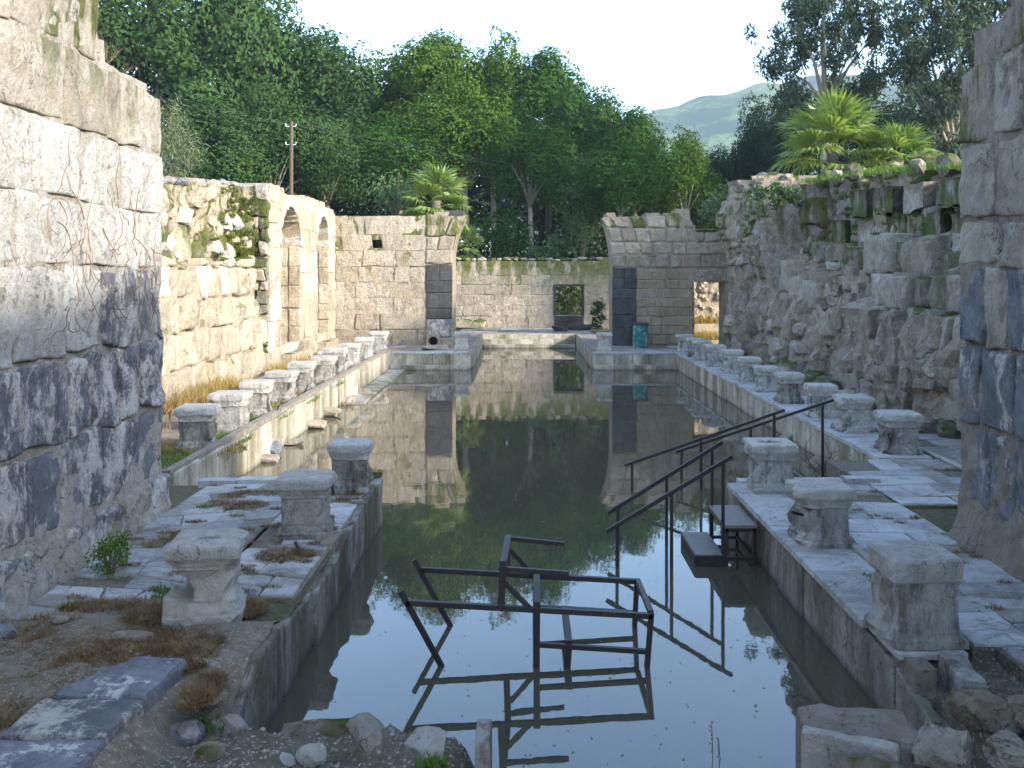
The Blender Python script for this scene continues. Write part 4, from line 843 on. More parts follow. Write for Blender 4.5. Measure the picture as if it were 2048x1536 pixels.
# ------------------------------------------------------------------ black steel work
BS = M['black_steel']; TB = .045
def A(px,py,Y): return Q(px,py,Y)
fr = empty('steel_frame', (0,8.6,-1.4)); tag(fr, 'black steel step frame lying overturned in the near pool', 'frame')
def bar(parent, a, b, w=TB, name='bar', h=None): m = MB().bar(a,b,w,h); o = m.build(name, BS, parent); o.location = -parent.location; return o
YF, YB = 8.19, 9.13
def Fp(px,py): return Q(px,py,YF)
def Bp(px,py): return Q(px,py,YB)
def ext(a, b, z): t = (z-a.z)/(b.z-a.z); return a+(b-a)*t
bar(fr, Fp(801,1182), ext(Fp(801,1182),Fp(883,1332),-1.4), name='post'); bar(fr, Bp(828,1119), ext(Bp(828,1119),Bp(900,1250),-1.4), name='post')
bar(fr, Fp(813,1205), Fp(1304,1232), name='rail'); bar(fr, Bp(842,1139), Bp(1275,1163), name='rail')
bar(fr, Fp(1303,1226), ext(Fp(1303,1226),Fp(1294,1333),-1.4), name='post'); bar(fr, Bp(1274,1158), ext(Bp(1274,1158),Bp(1269,1253),-1.4), name='post')
bar(fr, Fp(1303,1230)+Vector((0,.02,.01)), Bp(1275,1162)+Vector((0,-.02,.01)), name='cross_bar')
bar(fr, Fp(1076,1289), Fp(1294,1303), .04); bar(fr, Bp(1080,1214), Bp(1272,1226), .04)
bar(fr, Fp(1074,1215)+Vector((0,.02,.012)), Bp(1073,1150)+Vector((0,-.02,.012)), .06, 'cross_bar')
bar(fr, Fp(1074,1222), ext(Fp(1074,1222),Fp(1073,1340),-1.4), .055, 'post'); bar(fr, Bp(1072,1153), ext(Bp(1072,1153),Bp(1071,1260),-1.4), .055, 'post')
bar(fr, Fp(1138,1292)+Vector((0,.02,.01)), Bp(1129,1218)+Vector((0,-.02,.01)), .06, 'cross_bar'); bar(fr, Fp(1137,1296), ext(Fp(1137,1296),Fp(1133,1345),-1.4), .06, 'post')
bar(fr, Fp(1002,1217), Fp(1006,1131), .06, 'post'); bar(fr, Bp(1013,1147), Bp(1016,1073), .06, 'post')
bar(fr, Fp(1006,1133)+Vector((0,.02,.01)), Bp(1017,1076)+Vector((0,-.02,.01)), .06, 'cross_bar')
bar(fr, Fp(1012,1138), Fp(1138,1147), .04); bar(fr, Bp(1020,1077), Bp(1129,1088), .04)
bar(fr, Fp(1010,1166), Fp(1060,1217), .04, 'brace'); bar(fr, Bp(1021,1100), Bp(1066,1151), .04, 'brace')
# near pool steps with two handrails
sp = empty('pool_steps', (2.3,11.5,-1.4)); tag(sp, 'black steel pool steps with two treads and two sloping handrails, near right', 'steps')
SF, SB = 11.0, 11.93
for Yp, pts, ps_ in ((SF,((1213,1063),(1464,913)),(1234,1343,1446)),(SB,((1216,1026),(1445,884)),(1236,1333,1424))):
    a, b = Q(*pts[0],Yp), Q(*pts[1],Yp); bar(sp, a, b, .045, 'handrail')
    for px in ps_:
        t = ((px-CX)/F*Yp - a.x)/(b.x-a.x); p = a+(b-a)*t; bar(sp, p, (p.x,p.y,-1.4), .036, 'post')
def tread(x0,x1,z,th=.035): m = MB().box(x0,x1,SF-.02,SB+.02,z-th,z); o = m.build('tread', M['tread'], sp); o.location = -sp.location; return o
tread(2.34,2.715,-.105); tread(2.0,2.325,-.445)
m = MB().box(2.0,2.325,SF-.028,SF-.021,-.60,-.455).box(1.990,1.998,SF-.02,SB+.02,-.62,-.455); o = m.build('side_plate', BS, sp); o.location = -sp.location
for x in (2.365,2.69):
    for y in (SF+.01,SB-.01): bar(sp, (x,y,-.142), (x,y,-1.4), .04, 'leg')
for y in (SF+.01,SB-.01): bar(sp, (2.345,y,-.165), (2.71,y,-.165), .04); bar(sp, (2.37,y,-.50), (2.69,y,-.50), .036)
bar(sp, (2.365,SF,-.165), (2.365,SB,-.165), .036); bar(sp, (2.69,SF,-.165), (2.69,SB,-.165), .036); bar(sp,(2.69,SF,-.5),(2.69,SB,-.5),.034)
# two handrails standing farther out in the water
for Yp, ends, posts, lab in ((14.9,((1249,931),(1569,820)),(1264,1402,1548),'thin black sloping handrail in the water behind the pool steps, the one reaching farther left'),(15.85,((1352,904),(1667,800)),(1363,1501,1645),'thin black sloping handrail ending before the right pedestal row')):
    a, b = Q(*ends[0],Yp), Q(*ends[1],Yp); e = empty('handrail', (a.x,Yp,-1.4)); tag(e, lab, 'handrail', 'handrails in the middle pool'); bar(e, a, b, .042, 'rail')
    for px in posts:
        t = ((px-CX)/F*Yp-a.x)/(b.x-a.x); p = a+(b-a)*t; bar(e, p, (p.x,p.y,-1.4), .04, 'post')
# pipe stubs
for i,(a,b,lab) in enumerate([(P(605,1108,0),P(590,1083,.02),'black pipe stub leaning between the two nearest left pedestals'),(P(668,990,0),P(660,952,.05),'black pipe stub standing behind the middle near left pedestal')]):
    d = (Q(590,1083,a.y+.02) if i == 0 else Q(660,954,a.y)); tag(MB().tube([a-Vector((0,0,.03)), d], .018, 8).build('pipe_stub', BS), lab, 'pipe', 'black pipe stubs')
c = Q(1608,1030,9.75); tag(MB().tube([c+Vector((.12,0,-.03)), c+Vector((-.14,-.05,.04))], .016, 8).build('pipe_stub', BS), 'black pipe stub sticking out of the ragged near right pedestal', 'pipe', 'black pipe stubs')
for i,(px,py) in enumerate([(545,835),(605,790),(490,850)]):
    a = P(px,py); tag(MB().tube([a-Vector((0,0,.03)), a+Vector((.12,.02,.22))], .014, 6).build('pipe_stub', BS), 'small dark pipe stub between %s pedestals of the long left row' % ('the second and third','the fourth and fifth','the first and second')[i], 'pipe', 'black pipe stubs')

# ------------------------------------------------------------------ trees and plants
NR = np.random.default_rng(11)
def unit(a): return a/np.maximum(1e-9,np.linalg.norm(a,axis=1,keepdims=True))
def leaves(c, nrm, size, aspect=.55, follow=.6, droop=0.0):
    """diamond-shaped leaf faces around the points c"""
    N = len(c); n = unit(nrm*follow + NR.normal(size=(N,3))*.75); t = unit(np.cross(n, NR.normal(size=(N,3))))
    if droop: t = unit(t*(1-droop) + np.array([0,0,-1.0])*droop)
    b = unit(np.cross(n,t)); s = size[:,None]
    v = np.stack([c+t*s, c+b*s*aspect, c-t*s, c-b*s*aspect],1).reshape(-1,3)
    return v, np.arange(4*N).reshape(-1,4)
def puffs(P_, R_, per, leaf, aspect=.55, follow=.6, zs=1.25, droop=0.0, jit=.3):
    cs = []; ns = []; ss = []
    for p, r in zip(P_, R_):
        k = max(12,int(per*r*r)); d = unit(NR.normal(size=(k,3))); rad = r*(1-jit*NR.random(k)**1.5)
        lump = 1+.3*np.sin(d[:,0]*5+p[0]*3)*np.cos(d[:,2]*6+p[1]*2)
        q = d*(rad*lump)[:,None]; q[:,2] *= zs; cs.append(p+q); ns.append(d); ss.append(leaf*NR.uniform(.65,1.3,k))
    return leaves(np.concatenate(cs), np.concatenate(ns), np.concatenate(ss), aspect, follow, droop)
def crown_mesh(name, rx, rz, n, pr, per, leaf, mat, flat=.0, **kw):
    """crown of many leaf clumps on an egg-shaped envelope, centre at its middle"""
    d = unit(NR.normal(size=(n,3))); d[:,2] = np.where(d[:,2] < -.5, -d[:,2]*.6, d[:,2]); rad = NR.uniform(.62,1.0,n)
    w = 1-.35*np.clip(d[:,2],0,1)
    ang = np.arctan2(d[:,1],d[:,0]); rad = rad*(1+.16*np.sin(3*ang+2*d[:,2])+.10*np.sin(7*d[:,2]+ang*2))
    P_ = d*rad[:,None]*np.array([rx,rx,rz]); P_[:,:2] *= w[:,None]; R_ = pr*NR.uniform(.5,1.35,n)
    v, q = puffs(P_, R_, per, leaf, **kw); return mesh_np(name, v, q, mat), P_
def limbs(tips, base, r0, mat, name, fork):
    m = MB(); m.tube([base, (base[0]*.8+fork[0]*.2+.1, base[1], base[2]*.5+fork[2]*.5), fork], [r0*1.25, r0, r0*.8], 8)
    for t in tips:
        t = Vector(t); f = Vector(fork); mid = f.lerp(t,.5)+Vector((0,0,.08*(t-f).length)); m.tube([f, mid, t], [r0*.5,r0*.32,r0*.1], 5)
    return mesh(name, m.v, m.f, mat, True)
FIC = []
for i,(rx,rz,n) in enumerate([(3.4,5.6,62),(3.9,5.0,64),(3.0,6.0,56),(3.6,4.4,54)]):
    FIC.append((crown_mesh('crown', rx, rz, n, 1.12, 400, .115, M['ficus'], follow=2.2, zs=1.35, jit=.12), rx, rz))
def tree(name, label, px, top, bot, Y, wpx, var, mat, grp, cat='tree', rz=None):
    """ficus-like tree: crown between two picture heights at a given distance, trunk down to the ground"""
    (cm, P_), rx, rz_ = FIC[var]; sx = wpx/F*Y/2/(rx*1.12); zt = H+(CY-top)/F*Y; zb = max(.6, H+(CY-bot)/F*Y); sz = (zt-zb)/2/(rz_*1.13); zc = (zt+zb)/2
    X = (px-CX)/F*Y; root = empty(name, (X,Y,-.15)); tag(root, label, cat, grp)
    key = cm.name+mat
    me = TM.get(key)
    if me is None:
        me = cm.copy(); me.materials.clear(); me.materials.append(M[mat]); TM[key] = me
    o = link('crown', me, root, (0,0,zc+.15), RNG.uniform(0,6.28) if rz is None else rz); o.scale = (sx,sx,sz)
    tips = [(p[0]*sx*.8,p[1]*sx*.8,zc+.15+p[2]*sz*.8) for p in P_[::9]]
    link('trunk', limbs(tips, (0,0,0), .22*max(.7,sx), M['bark_pale'] if var%2 else M['bark'], 'trunk', (0,0,max(1.0,zb*.5+zc*.5))), root)
    return root
TM = {}
TG = 'dense trees behind the ruin'
for a in [('broad tree in the back row behind the utility pole',560,140,560,76,420,1,'darktree'),('broad tree in the back row behind the left palm',790,200,560,76,380,0,'darktree'),('broad tree in the back row behind the low back wall',1000,220,560,77,380,3,'darktree'),('broad tree in the back row behind the far right pier',1200,300,560,76,360,1,'darktree'),('broad low tree in the back row below the hill',1400,330,560,78,330,3,'darktree'),
          ('dense tall tree rising above the left wall, its top cut by the frame',300,-120,500,56,360,0,'ficus_g'),
          ('tall tree with its top cut by the frame, left of the utility pole',475,-110,500,60,340,1,'ficus_g'),
          ('tree right of the utility pole with a rounded crown reaching the sky',640,10,500,60,270,2,'ficus_g'),
          ('small-crowned tree low behind the utility pole',545,180,470,50,230,3,'ficus_g'),
          ('full tree low beside the arched niches',655,215,470,52,210,1,'ficus_g'),
          ('tree low behind the left rubble wall',420,170,470,48,220,2,'ficus_g'),
          ('bright green tree left of the gap of sky',760,75,500,66,220,0,'ficus_b'),
          ('tall bright tree, highest of the central group',875,30,400,62,240,2,'ficus_b'),
          ('bright tree right of the highest central one',985,70,420,64,220,1,'ficus_b'),
          ('bright tree in the middle of the central group',930,170,430,56,230,3,'ficus_b'),
          ('green tree with a ragged pointed top in the central group',1095,70,430,63,200,2,'ficus'),
          ('tree low in front of the central group',1060,230,470,54,220,1,'ficus'),
          ('tree in front, behind the left palm',800,240,430,54,210,3,'ficus'),
          ('tree on the right slope of the central group',1190,155,500,60,190,0,'ficus'),
          ('rounded tree ending the central group before the far hill',1270,190,500,57,160,2,'ficus'),
          ('tree behind the far right pier, below the hill',1240,290,470,50,190,3,'ficus'),
          ('low tree below the hill slope, right of the central group',1370,260,500,58,160,1,'ficus_b'),
          ('dark low tree below the hill, left of the palms',1440,280,500,66,150,0,'darktree'),
          ('dark tree left behind the right palms',1520,215,500,62,150,3,'darktree'),
          ('dark tree right behind the leaning eucalyptus',1600,175,500,58,200,1,'darktree'),
          ('dark tree between the palms and the right wall',1760,180,500,56,220,0,'darktree'),
          ('dark tree at the right behind the near right wall',1900,180,470,50,240,2,'darktree')]:
    tree('tree', a[0], a[1], a[2], a[3], a[4], a[5], a[6], a[7], TG)
# shrubs: smaller and looser
SHM = {}
def shrub(label, px, py, Y, wpx, hpx, mat, leaf=.06, n=40, grp='shrubs around the ruin', name='shrub', droop=0.0, aspect=.5, z=None, per=420, pr=.26, follow=.5):
    w = wpx/F*Y/2; h = hpx/F*Y/2; zc = H+(CY-py)/F*Y if z is None else z+h; X = (px-CX)/F*Y
    root = empty(name, (X,Y,zc-h)); tag(root, label, 'shrub', grp)
    d = unit(NR.normal(size=(n,3)))*NR.uniform(.35,1,n)[:,None]; P_ = d*np.array([w,w,h]); P_[:,2] += h
    m = min(w,h); v, q = puffs(P_, m*pr*NR.uniform(.7,1.4,n)*1.6, per/(m*m)*.6, leaf, aspect, follow, 1.0, droop, .7)
    link('foliage', mesh_np('foliage', v, q, M[mat]), root)
    mb = MB()
    for p in P_[::4]: mb.tube([(0,0,-.1 if z is not None else -.4), (p[0]*.4,p[1]*.4,p[2]*.5), tuple(p)], [.03*m+.006,.02*m+.004,.004], 5)
    mb.build('stems', M['bark'], root); return root
shrub('grey-green feathery bush above the left rubble wall', 345, 305, 34, 130, 180, 'olive', .11, 46, droop=.5, aspect=.14, per=650)
shrub('pale green shrub with long shoots left of the far palm', 790, 385, 44, 110, 120, 'shrub', .10, 34, aspect=.4, per=300)
shrub('light green climbing shrub hanging over the low back wall at right', 1165, 400, 52, 110, 210, 'shrub', .13, 44, aspect=.45, per=300)
shrub('low light green shrub behind the low back wall', 1090, 500, 52.5, 150, 50, 'shrub', .12, 26, per=300)
shrub('rounded dark green shrub above the low back wall', 1000, 480, 54, 150, 130, 'ficus', .12, 40, per=420)
shrub('grey-green bush on the broken wall top right of the doorway', 1440, 425, 37.5, 90, 90, 'olive', .09, 26, per=360)
shrub('dark shrub against the back wall right of the window', 1193, 640, 48.8, 36, 56, 'darktree', .14, 14, aspect=.22, per=300, z=.0)
shrub('leafy grey shrub at the foot of the first niche pier', 520, 690, 27.0, 30, 50, 'ficus_g', .06, 16, per=300)
shrub('bright green herb at the foot of the near left wall', 222, 1140, 8.9, 105, 78, 'greenweed', .02, 34, per=330, pr=.2, z=-.02, follow=.2)
shrub('green plant tuft hanging on the right ruin under the doorway bush', 1560, 390, 27.5, 130, 50, 'shrub', .07, 26, per=300)
shrub('dense background thicket behind the left pier', 720, 470, 60, 260, 160, 'darktree', .22, 50, per=300)
shrub('dense dark thicket behind the low back wall', 1060, 520, 60, 420, 150, 'darktree', .22, 70, per=400)  # dark leaf colour stands for the shade below the central crowns
shrub('dense dark thicket behind the doorway wall', 1400, 500, 60, 330, 150, 'darktree', .22, 60, per=400)
shrub('green growth seen through the back window', 1140, 590, 53.5, 120, 130, 'greenweed', .10, 50, per=300, z=-.1)
shrub('dark thicket behind the left rubble wall', 430, 430, 52, 420, 130, 'darktree', .2, 60, per=300)
shrub('dark thicket behind the right ruin', 1720, 400, 48, 420, 170, 'darktree', .18, 60, per=300)

# eucalyptus: open crowns on visible limbs
def euca(label, px, Y, base_py, pts, bend):
    root = empty('eucalyptus', ((px-CX)/F*Y, Y, -.2)); tag(root, label, 'tree', 'eucalyptus trees at the right'); R0 = root.location
    m = MB(); P_ = []; R_ = []
    fork = Q(bend[0],bend[1],Y)-R0; m.tube([(0,0,0),(fork.x*.4,0,fork.z*.5),fork],[.30,.22,.17],8)
    for (x,y,dy,r) in pts:
        t = Q(x,y,Y)-R0+Vector((0,dy,0)); mid = fork.lerp(t,.45)+Vector((RNG.uniform(-.3,.3),0,.1*(t-fork).length)); m.tube([fork,mid,t],[.12,.07,.02],6)
        k = int(7*r)
        for j in range(k):
            P_.append(np.array(t)+NR.normal(size=3)*np.array([.75,.75,.6])*r*.62); R_.append(.42*NR.uniform(.7,1.3))
            if j%3 == 0: m.tube([t, Vector(P_[-1])],[.03,.01],4)
    v, q = puffs(np.array(P_), np.array(R_)*1.1, 620, .14, .3, .3, 1.5, .5, .8)
    link('crown', mesh_np('crown', v, q, M['euca']), root); m.build('trunk', M['bark_pale'], root, smooth=True)
euca('open-crowned eucalyptus with forked pale limbs against the sky', 1650, 46, 350,
     [(1590,55,0,1.5),(1575,130,.6,1.1),(1640,20,-.5,1.6),(1700,25,.3,1.6),(1745,70,-.3,1.2),(1665,90,.8,1.3),(1700,130,-.6,1.3),(1620,100,0,1.0),(1745,15,.5,1.2),(1660,-40,0,1.6),(1610,200,.3,1.0),(1680,190,.2,1.2),(1730,170,.1,1.2),(1600,170,0,.8)], (1650,215))
euca('large drooping eucalyptus behind the near right wall', 1900, 42, 380,
     [(1840,40,0,1.6),(1900,20,.5,1.8),(1960,40,-.3,1.8),(1850,110,.3,1.4),(1920,110,0,1.7),(1830,185,-.3,1.0),(1880,190,.3,1.6),(1930,200,0,1.6),(1815,240,.2,.9),(1870,260,0,1.5),(1910,300,.4,1.5),(2000,80,0,1.8),(1990,180,.4,1.8),(1850,-30,0,1.6),(1960,-40,0,1.8),(1860,330,0,1.2),(2040,20,0,1.7),(1825,120,0,.8)], (1910,330))

# fan palms
def fan_mesh(R, pet, mat, seed):
    v = []; f = []; n = 22; rng = random.Random(seed)
    b = len(v); v += [(-.02,0,0),(.02,0,0),(.015,0,pet),(-.015,0,pet)]; f.append((0,1,2,3))
    for k in range(n):
        a = math.radians(-105+210*k/(n-1)); L = R*(.8+.2*math.cos(a))*rng.uniform(.92,1.05); w = R*.085
        dx, dz = math.sin(a), math.cos(a); px_, pz_ = dz, -dx; fold = .05*(1 if k%2 else -1)
        def pt(t, s, y): return (dx*L*t+px_*w*s, y, pet+dz*L*t+pz_*w*s)
        dr = rng.uniform(.10,.28)*R; b = len(v)
        v += [pt(.02,-.15,0),pt(.02,.15,0),pt(.55,.6,.02+fold*R),pt(.55,-.6,.02-fold*R),pt(.82,.22,.05+dr*.4),pt(.82,-.22,.05+dr*.4),pt(1.0,0,.06+dr*1.3)]
        f += [(b,b+1,b+2,b+3),(b+3,b+2,b+4,b+5),(b+5,b+4,b+6)]
    return mesh('fan_leaf', v, f, mat)
FANS = [fan_mesh(.95,.85,M['palm'],i) for i in range(4)]
def palm(label, px, py, Y, rpx, n, trunk=.24):
    c = Q(px,py,Y); s = rpx/F*Y/1.7; root = empty('fan_palm', (c.x,c.y,-.2)); tag(root, label, 'palm', 'fan palms'); zc = c.z+.2
    MB().tube([(0,0,0),(.05,0,zc*.5),(0,0,zc)],[trunk*1.25,trunk,trunk*.85],10).build('trunk', M['bark'], root, smooth=True)
    for i in range(n):
        az = i*2.399+RNG.uniform(-.2,.2); t = (i+.5)/n; tilt = math.radians(8 + 118*t**.85) + RNG.uniform(-.1,.1)
        o = link('fan_leaf', FANS[i%4], root, (0,0,zc+RNG.uniform(-.15,.1)-(.35*t)))
        o.rotation_mode = 'XYZ'; o.rotation_euler = (-tilt, RNG.uniform(-.25,.25), az); o.scale = (s*RNG.uniform(.85,1.1),)*3
palm('tall fan palm, left and larger of the two above the right ruin', 1665, 300, 35, 120, 34)
palm('fan palm, right and smaller of the two above the right ruin', 1795, 315, 34, 92, 28)
palm('fan palm rising behind the far left pier', 872, 402, 42.5, 82, 26)
palm('low young fan palm just behind the far left pier corner', 935, 488, 51.6, 44, 18, trunk=.10)
shrub('dark bush filling the corner between far left pier and back wall', 915, 570, 51.5, 90, 150, 'darktree', .14, 30, per=400)

# utility pole with wires
Yp = 47; t = Q(582,243,Yp); up = empty('utility_pole', (t.x,Yp,-.15)); tag(up, 'brown wooden utility pole with insulators in front of the trees', 'pole')
MB().tube([(0,0,0),(0,0,t.z*.5),(.02,0,t.z+.15)],[.12,.105,.085],10).build('post', M['pole'], up)
for dz in (.25,1.15):
    for sx in (-1,1): MB().tube([(sx*.05,-.02,t.z+.15-dz),(sx*.24,-.02,t.z+.15-dz),(sx*.26,-.02,t.z+.28-dz)],[.015,.02,.035],8).build('insulator', M['porcelain'], up)
for i,(dz,a,b) in enumerate([(.0,(300,175,42),(1560,385,60)),(.12,(300,188,42),(1560,395,60)),(.95,(300,205,42),(1540,412,60))]):
    c = Q(582,243,Yp)-Vector((0,0,dz)); L = []
    for p,q in ((Q(*a),c),(c,Q(*b))):
        for k in range(13): s = k/12; L.append(p.lerp(q,s)-Vector((0,0,.6*4*s*(1-s)*(.4 if p != c else 1))))
    m = MB().tube(L,.007,4); tag(m.build('power_line', M['wire']), 'thin overhead wire at the utility pole, %s of three' % ('topmost','middle','lowest')[i], 'wire', 'wires on the utility pole')
# dead branch on the left wall top
m = MB()
def twig(m, p, d, L, r, depth, rng):
    q = p+d*L; m.tube([p, p.lerp(q,.5)+Vector((rng.uniform(-.04,.04),rng.uniform(-.04,.04),0))*L, q],[r,r*.8,r*.5],4)
    if depth:
        for k in range(rng.choice([2,3])): twig(m, p.lerp(q,rng.uniform(.4,1)), (d+Vector((rng.uniform(-.8,.8),rng.uniform(-.8,.8),rng.uniform(-.5,.6)))).normalized(), L*.62, r*.55, depth-1, rng)
for k in range(5): twig(m, Vector((RNG.uniform(-.3,.3),RNG.uniform(-.3,.3),-.1)), Vector((RNG.uniform(-.3,.3),RNG.uniform(-.3,.3),1)).normalized(), .45, .009, 3, RNG)
tag(m.build('dead_shrub', M['twig'], loc=(-5.0,11.0,4.9)), 'bare dry shrub on top of the near left wall', 'dead shrub')
m = MB()
for k in range(7): twig(m, Vector((RNG.uniform(-.2,.2),RNG.uniform(-.2,.2),0)), Vector((RNG.uniform(-.9,.9),RNG.uniform(-.6,.6),.35)).normalized(), .42, .012, 3, RNG)
p = P(1650,945,WZ); tag(m.build('dry_branches', M['twig'], loc=(p.x,p.y,WZ-.02)), 'heap of dry branches in the water at the right pool corner', 'branches')
m = MB()
for k in range(9): twig(m, Vector((RNG.uniform(-.5,.5),RNG.uniform(-.8,.8),0)), Vector((RNG.uniform(-.4,.4),RNG.uniform(-.4,.4),1)).normalized(), .5, .011, 3, RNG)
tag(m.build('dead_shrub', M['twig'], loc=(-6.7,17.6,-.05)), 'bare grey bush beside the near left wall end, left alcove', 'dead shrub')
# creeper twigs on the near left wall
m = MB()
for k in range(46):
    y = RNG.uniform(8.5,11.0); z = RNG.uniform(2.2,3.6); a = RNG.uniform(0,6.28); L = []
    if abs((y-9.6)*.8 + (z-2.9)) > 1.3: continue
    for s in range(9): L.append((-4.35+.13+RNG.uniform(-.01,.02), y, z)); a += RNG.uniform(-.7,.7); y += .09*math.cos(a); z += .09*math.sin(a)
    m.tube(L,[.006*(1-.08*i) for i in range(9)],3,False)
tag(m.build('creeper', M['twig']), 'dry leafless creeper twigs spread over the near left wall', 'creeper')

# grasses: blades as single faces
def blades(pts, h, w, lean, curl=.5):
    N = len(pts); az = NR.uniform(0,6.283,N); le = lean*NR.uniform(.2,1,N); hh = h*NR.uniform(.45,1.2,N); ww = w*NR.uniform(.7,1.3,N)
    d = np.stack([np.cos(az),np.sin(az),np.zeros(N)],1); s = np.stack([-np.sin(az),np.cos(az),np.zeros(N)],1)
    def at(t): return pts + d*(le*hh*(t**(1+curl)))[:,None] + np.array([0,0,1.0])*(hh*t*(1-.25*le*t))[:,None]
    v = np.stack([pts-s*ww[:,None], pts+s*ww[:,None], at(.55)+s*ww[:,None]*.8, at(.55)-s*ww[:,None]*.8, at(1.0)+s*ww[:,None]*.15, at(1.0)-s*ww[:,None]*.15],1).reshape(-1,3)
    i = np.arange(N)[:,None]*6; q = np.concatenate([i+np.array([0,1,2,3]), i+np.array([3,2,4,5])],0); return v, q
def grass(name, label, spots, mat, h, w, lean, cat='grass'):
    C = []
    for (x,y,z,rx,ry,n) in spots:
        n = int(n*(3.4 if mat == 'brownweed' else 1)); r = np.sqrt(NR.random(n)); a = NR.uniform(0,6.283,n); C.append(np.stack([x+rx*r*np.cos(a), y+ry*r*np.sin(a), np.full(n,z)],1))
    v, q = blades(np.concatenate(C), h, w, lean); o = link(name, mesh_np(name, v, q, M[mat])); return tag(o, label, cat, kind='stuff')
def spot(px,py,rx,ry,n,z=.0): p = P(px,py,z); return (p.x,p.y,z-.02,rx,ry,n)
grass('dry_weeds', 'reddish brown dry weeds on the earth of the left foreground', [spot(250,1300,.42,.35,1500),spot(150,1290,.4,.3,700),spot(330,1240,.35,.2,700),spot(360,1320,.25,.25,800),spot(190,1340,.45,.2,700),spot(60,1270,.4,.4,600),spot(60,1400,.4,.4,500),spot(240,1215,.5,.15,500),spot(390,1290,.2,.3,500),spot(405,1380,.12,.3,300)], 'brownweed', .085, .0035, 1.8)
grass('dry_weeds', 'brown dry weed mats between the near left paving stones', [spot(480,1010,.35,.22,500),spot(570,1110,.3,.25,550),spot(350,1075,.18,.25,350),spot(700,985,.25,.4,350),spot(620,1060,.3,.3,400),spot(500,1215,.15,.2,250),spot(520,985,.4,.15,200)], 'brownweed', .06, .003, 1.8)
grass('dry_grass', 'yellow dry grass in front of the left rubble wall', [spot(450,740,1.0,1.8,2600),spot(500,725,.8,2.0,2000),spot(430,790,.9,1.0,1600),spot(380,810,.7,1.2,1400),spot(600,745,.7,2.2,1000)], 'drygrass', .42, .009, .6)
grass('green_grass', 'low green grass between the pedestals of the long left row', [spot(350,915,.5,.8,900),spot(440,880,.5,.8,900),spot(530,830,.5,1.0,800),spot(590,800,.5,1.2,700),spot(650,770,.4,1.5,500),spot(470,735,.5,.7,500)], 'greenweed', .10, .006, 1.2)
grass('brown_grass', 'brown dry grass between the pedestals of the long left row', [spot(345,895,.6,.6,900),spot(430,900,.5,.5,700),spot(530,815,.5,1.0,900),spot(600,790,.5,1.0,600)], 'drygrass', .12, .006, 1.2)
grass('green_grass', 'green stems mixed into the dry grass before the left rubble wall', [spot(480,735,.6,1.5,700),spot(520,720,.5,1.4,600),spot(420,800,.6,.8,250)], 'shrub', .38, .008, .8)
grass('joint_weeds', 'tiny weeds in the joints of the near pavements', [(RNG.uniform(-4.1,-2.1),RNG.uniform(7.8,12.6),.0,.10,.05,26) for k in range(60)]+[(RNG.uniform(3.5,4.6),RNG.uniform(7.3,12.6),.0,.08,.05,18) for k in range(26)], 'brownweed', .035, .003, 1.6)
grass('green_tufts', 'small green tufts in the cracks of the near ground', [spot(410,1015,.12,.1,120),spot(315,1180,.08,.06,60),spot(320,1195,.10,.08,70),spot(1745,1160,.08,.10,160),(-.55,5.75,-.19,.09,.07,160),spot(430,1450,.15,.08,120,-.2),spot(140,1215,.1,.1,60),spot(345,1185,.08,.08,60)], 'greenweed', .07, .006, 1.2)
grass('green_grass', 'green grass and moss tufts along the top of the right ruin', [(9.4,y,lerp_list(topG,36.6-y)-.02,.9,.8,420) for y in np.arange(17,35,.9)], 'greenweed', .14, .008, 1.0)
grass('moss_tufts', 'green growth on the mossy upper half of the left rubble wall', [(-7.92+RNG.uniform(-.05,.3),27.4-abs(RNG.gauss(0,1.5)),RNG.uniform(2.9,5.1),.06,.14,34) for k in range(150)], 'mossleaf', .12, .008, 1.6)
def ruin_spots(n, zlo, zhi):
    L = []
    for k in range(n):
        u = RNG.uniform(1.8,20.5); z = RNG.uniform(zlo,min(zhi,lerp_list(topG,u))); L.append((7.9-frG(u,z)-.08, 36.6-u, z, .10, .18, 34))
    return L
grass('moss_tufts', 'moss and small green plants on the ledges of the right ruin', ruin_spots(190,2.9,5.8), 'mossleaf', .12, .009, 1.6)
grass('green_tufts', 'fresh green weeds on the upper ledges of the right ruin', ruin_spots(60,3.6,5.8), 'greenweed', .16, .008, 1.2)
grass('yellow_grass', 'yellow dry grass behind the far doorway', [(8.0+RNG.uniform(-.6,.6),41.5,-.05,.8,.8,900),(7.6,42.1,.6,1.2,.3,700)], 'drygrass', .4, .012, .7)
grass('moss_tufts', 'green moss cushion on the notch above the far doorway', [(7.3,37.5,4.6,.55,.4,900),(7.2,37.15,4.45,.45,.05,400)], 'greenweed', .12, .010, 1.3)
tag(obj('dust_ground', [(5.6,38.6,-.045),(10,38.6,-.045),(10,43,-.045),(5.6,43,-.045)], [(0,1,2,3)], M['dust']), kind='structure')
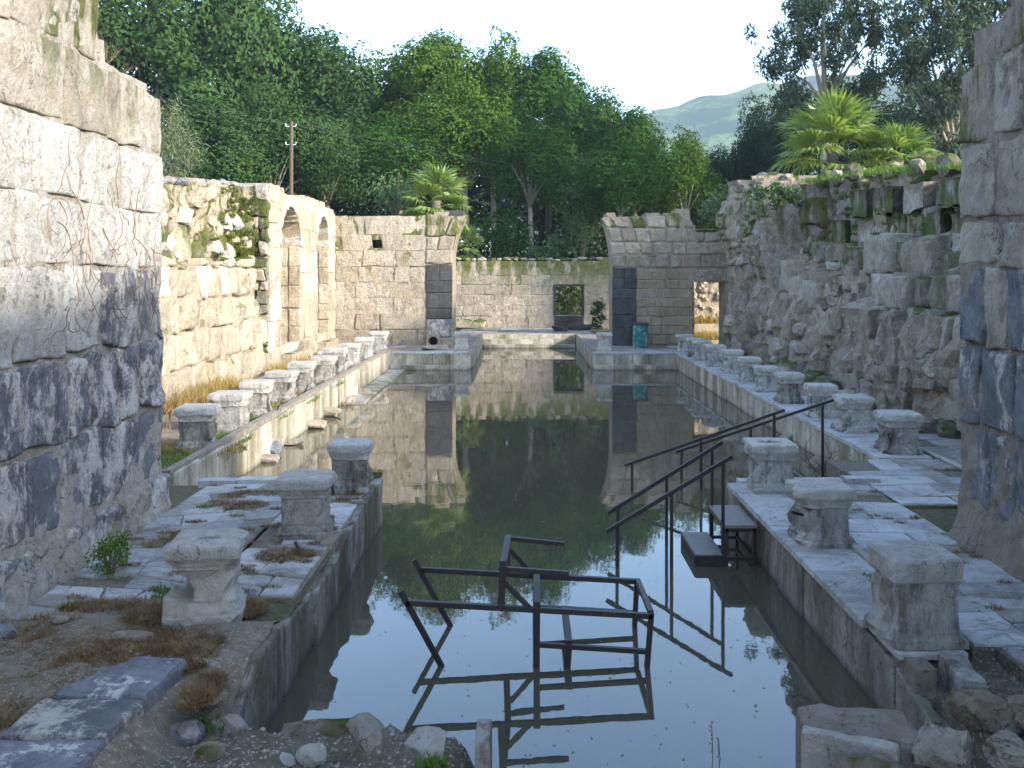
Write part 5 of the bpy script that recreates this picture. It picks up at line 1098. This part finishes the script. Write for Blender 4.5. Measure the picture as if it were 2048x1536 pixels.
# gravel on the banks, specks floating on the water
def crumbs(name, label, spots, mat, s0, s1, flat=.6):
    V = []; Fq = []; b = 0
    base = np.array([[1,0,0],[0,1,0],[-1,0,0],[0,-1,0],[0,0,1],[0,0,-1]],float); tri = np.array([[0,1,4],[1,2,4],[2,3,4],[3,0,4],[1,0,5],[2,1,5],[3,2,5],[0,3,5]])
    for (fz,x0,x1,y0,y1,n) in spots:
        for k in range(n):
            x = RNG.uniform(x0,x1); y = RNG.uniform(y0,y1); s = RNG.uniform(s0,s1)*RNG.choice([.6,1,1,1.5]); v = base*s*NR.uniform(.6,1.3,(6,3)); v[:,2] *= flat
            c, sn = math.cos(k), math.sin(k); v = np.stack([v[:,0]*c-v[:,1]*sn, v[:,0]*sn+v[:,1]*c, v[:,2]],1)+np.array([x,y,fz(x,y)]); V.append(v); Fq.append(tri+b); b += 6
    o = link(name, mesh_np(name, np.concatenate(V), np.concatenate(Fq), M[mat])); return tag(o, label, 'gravel', kind='stuff')
crumbs('gravel', 'pale gravel and chips scattered on the near bank', [(bankz,-2.2,-.35,5.2,6.3,420)], 'lime_white', .008,.022)
crumbs('gravel', 'pale gravel on the dark ground beside the nearest right pedestal', [(bankr,3.05,4.5,5.4,7.1,900)], 'lime_grey', .006,.016)
crumbs('gravel', 'small chips on the earth of the left foreground', [(lambda x,y:.03,-4.2,-2.5,5.2,7.6,260)], 'lime_grey', .008,.02)
V = []; 
for k in range(520):
    x = RNG.uniform(-1.7,2.6); y = 6.3+RNG.random()**1.3*11; s = RNG.uniform(.006,.018)*(1.8 if k%23 == 0 else 1); a = RNG.uniform(0,3); c, n_ = math.cos(a)*s, math.sin(a)*s
    V += [(x+c,y+n_,WZ+.004),(x-n_*.4,y+c*.4,WZ+.004),(x-c,y-n_,WZ+.004),(x+n_*.4,y-c*.4,WZ+.004)]
tag(link('floating_specks', mesh_np('floating_specks', np.array(V), np.arange(len(V)).reshape(-1,4), M['debris'])), 'tiny leaf specks floating on the near water', 'debris', kind='stuff')
m = MB()
for (px,py) in ((1423,1440),(1437,1475)):
    b = P(px,1560,WZ); tpt = Q(px,py,b.y); m.tube([b, b.lerp(tpt,.5)+Vector((.01,0,0)), tpt],[.003,.003,.002],4)
    for k in range(8): q = b.lerp(tpt,.45+.07*k); m.tube([q, q+Vector((RNG.uniform(-.02,.02),0,.015))],[.003,.004],4)
tag(m.build('dry_stalk', M['twig']), 'pair of thin dry stalks rising from the water at the bottom edge', 'stalk')

# ------------------------------------------------------------------ haze: closed box of thin air around everything
hz = MB().box(-3100,3100,-3100,4200,-3.6,230).build('haze', None); hz['kind'] = 'stuff'; hz['label'] = 'thin pale haze in the air'
hm = bpy.data.materials.new('haze'); hm.use_nodes = True; hm.node_tree.nodes.clear()
ho = hm.node_tree.nodes.new('ShaderNodeOutputMaterial'); pv = hm.node_tree.nodes.new('ShaderNodeVolumePrincipled')
pv.inputs['Color'].default_value = (.74,.87,1.0,1); pv.inputs['Density'].default_value = .0003; pv.inputs['Anisotropy'].default_value = .2
hm.node_tree.links.new(pv.outputs[0], ho.inputs['Volume']); hz.data.materials.append(hm)
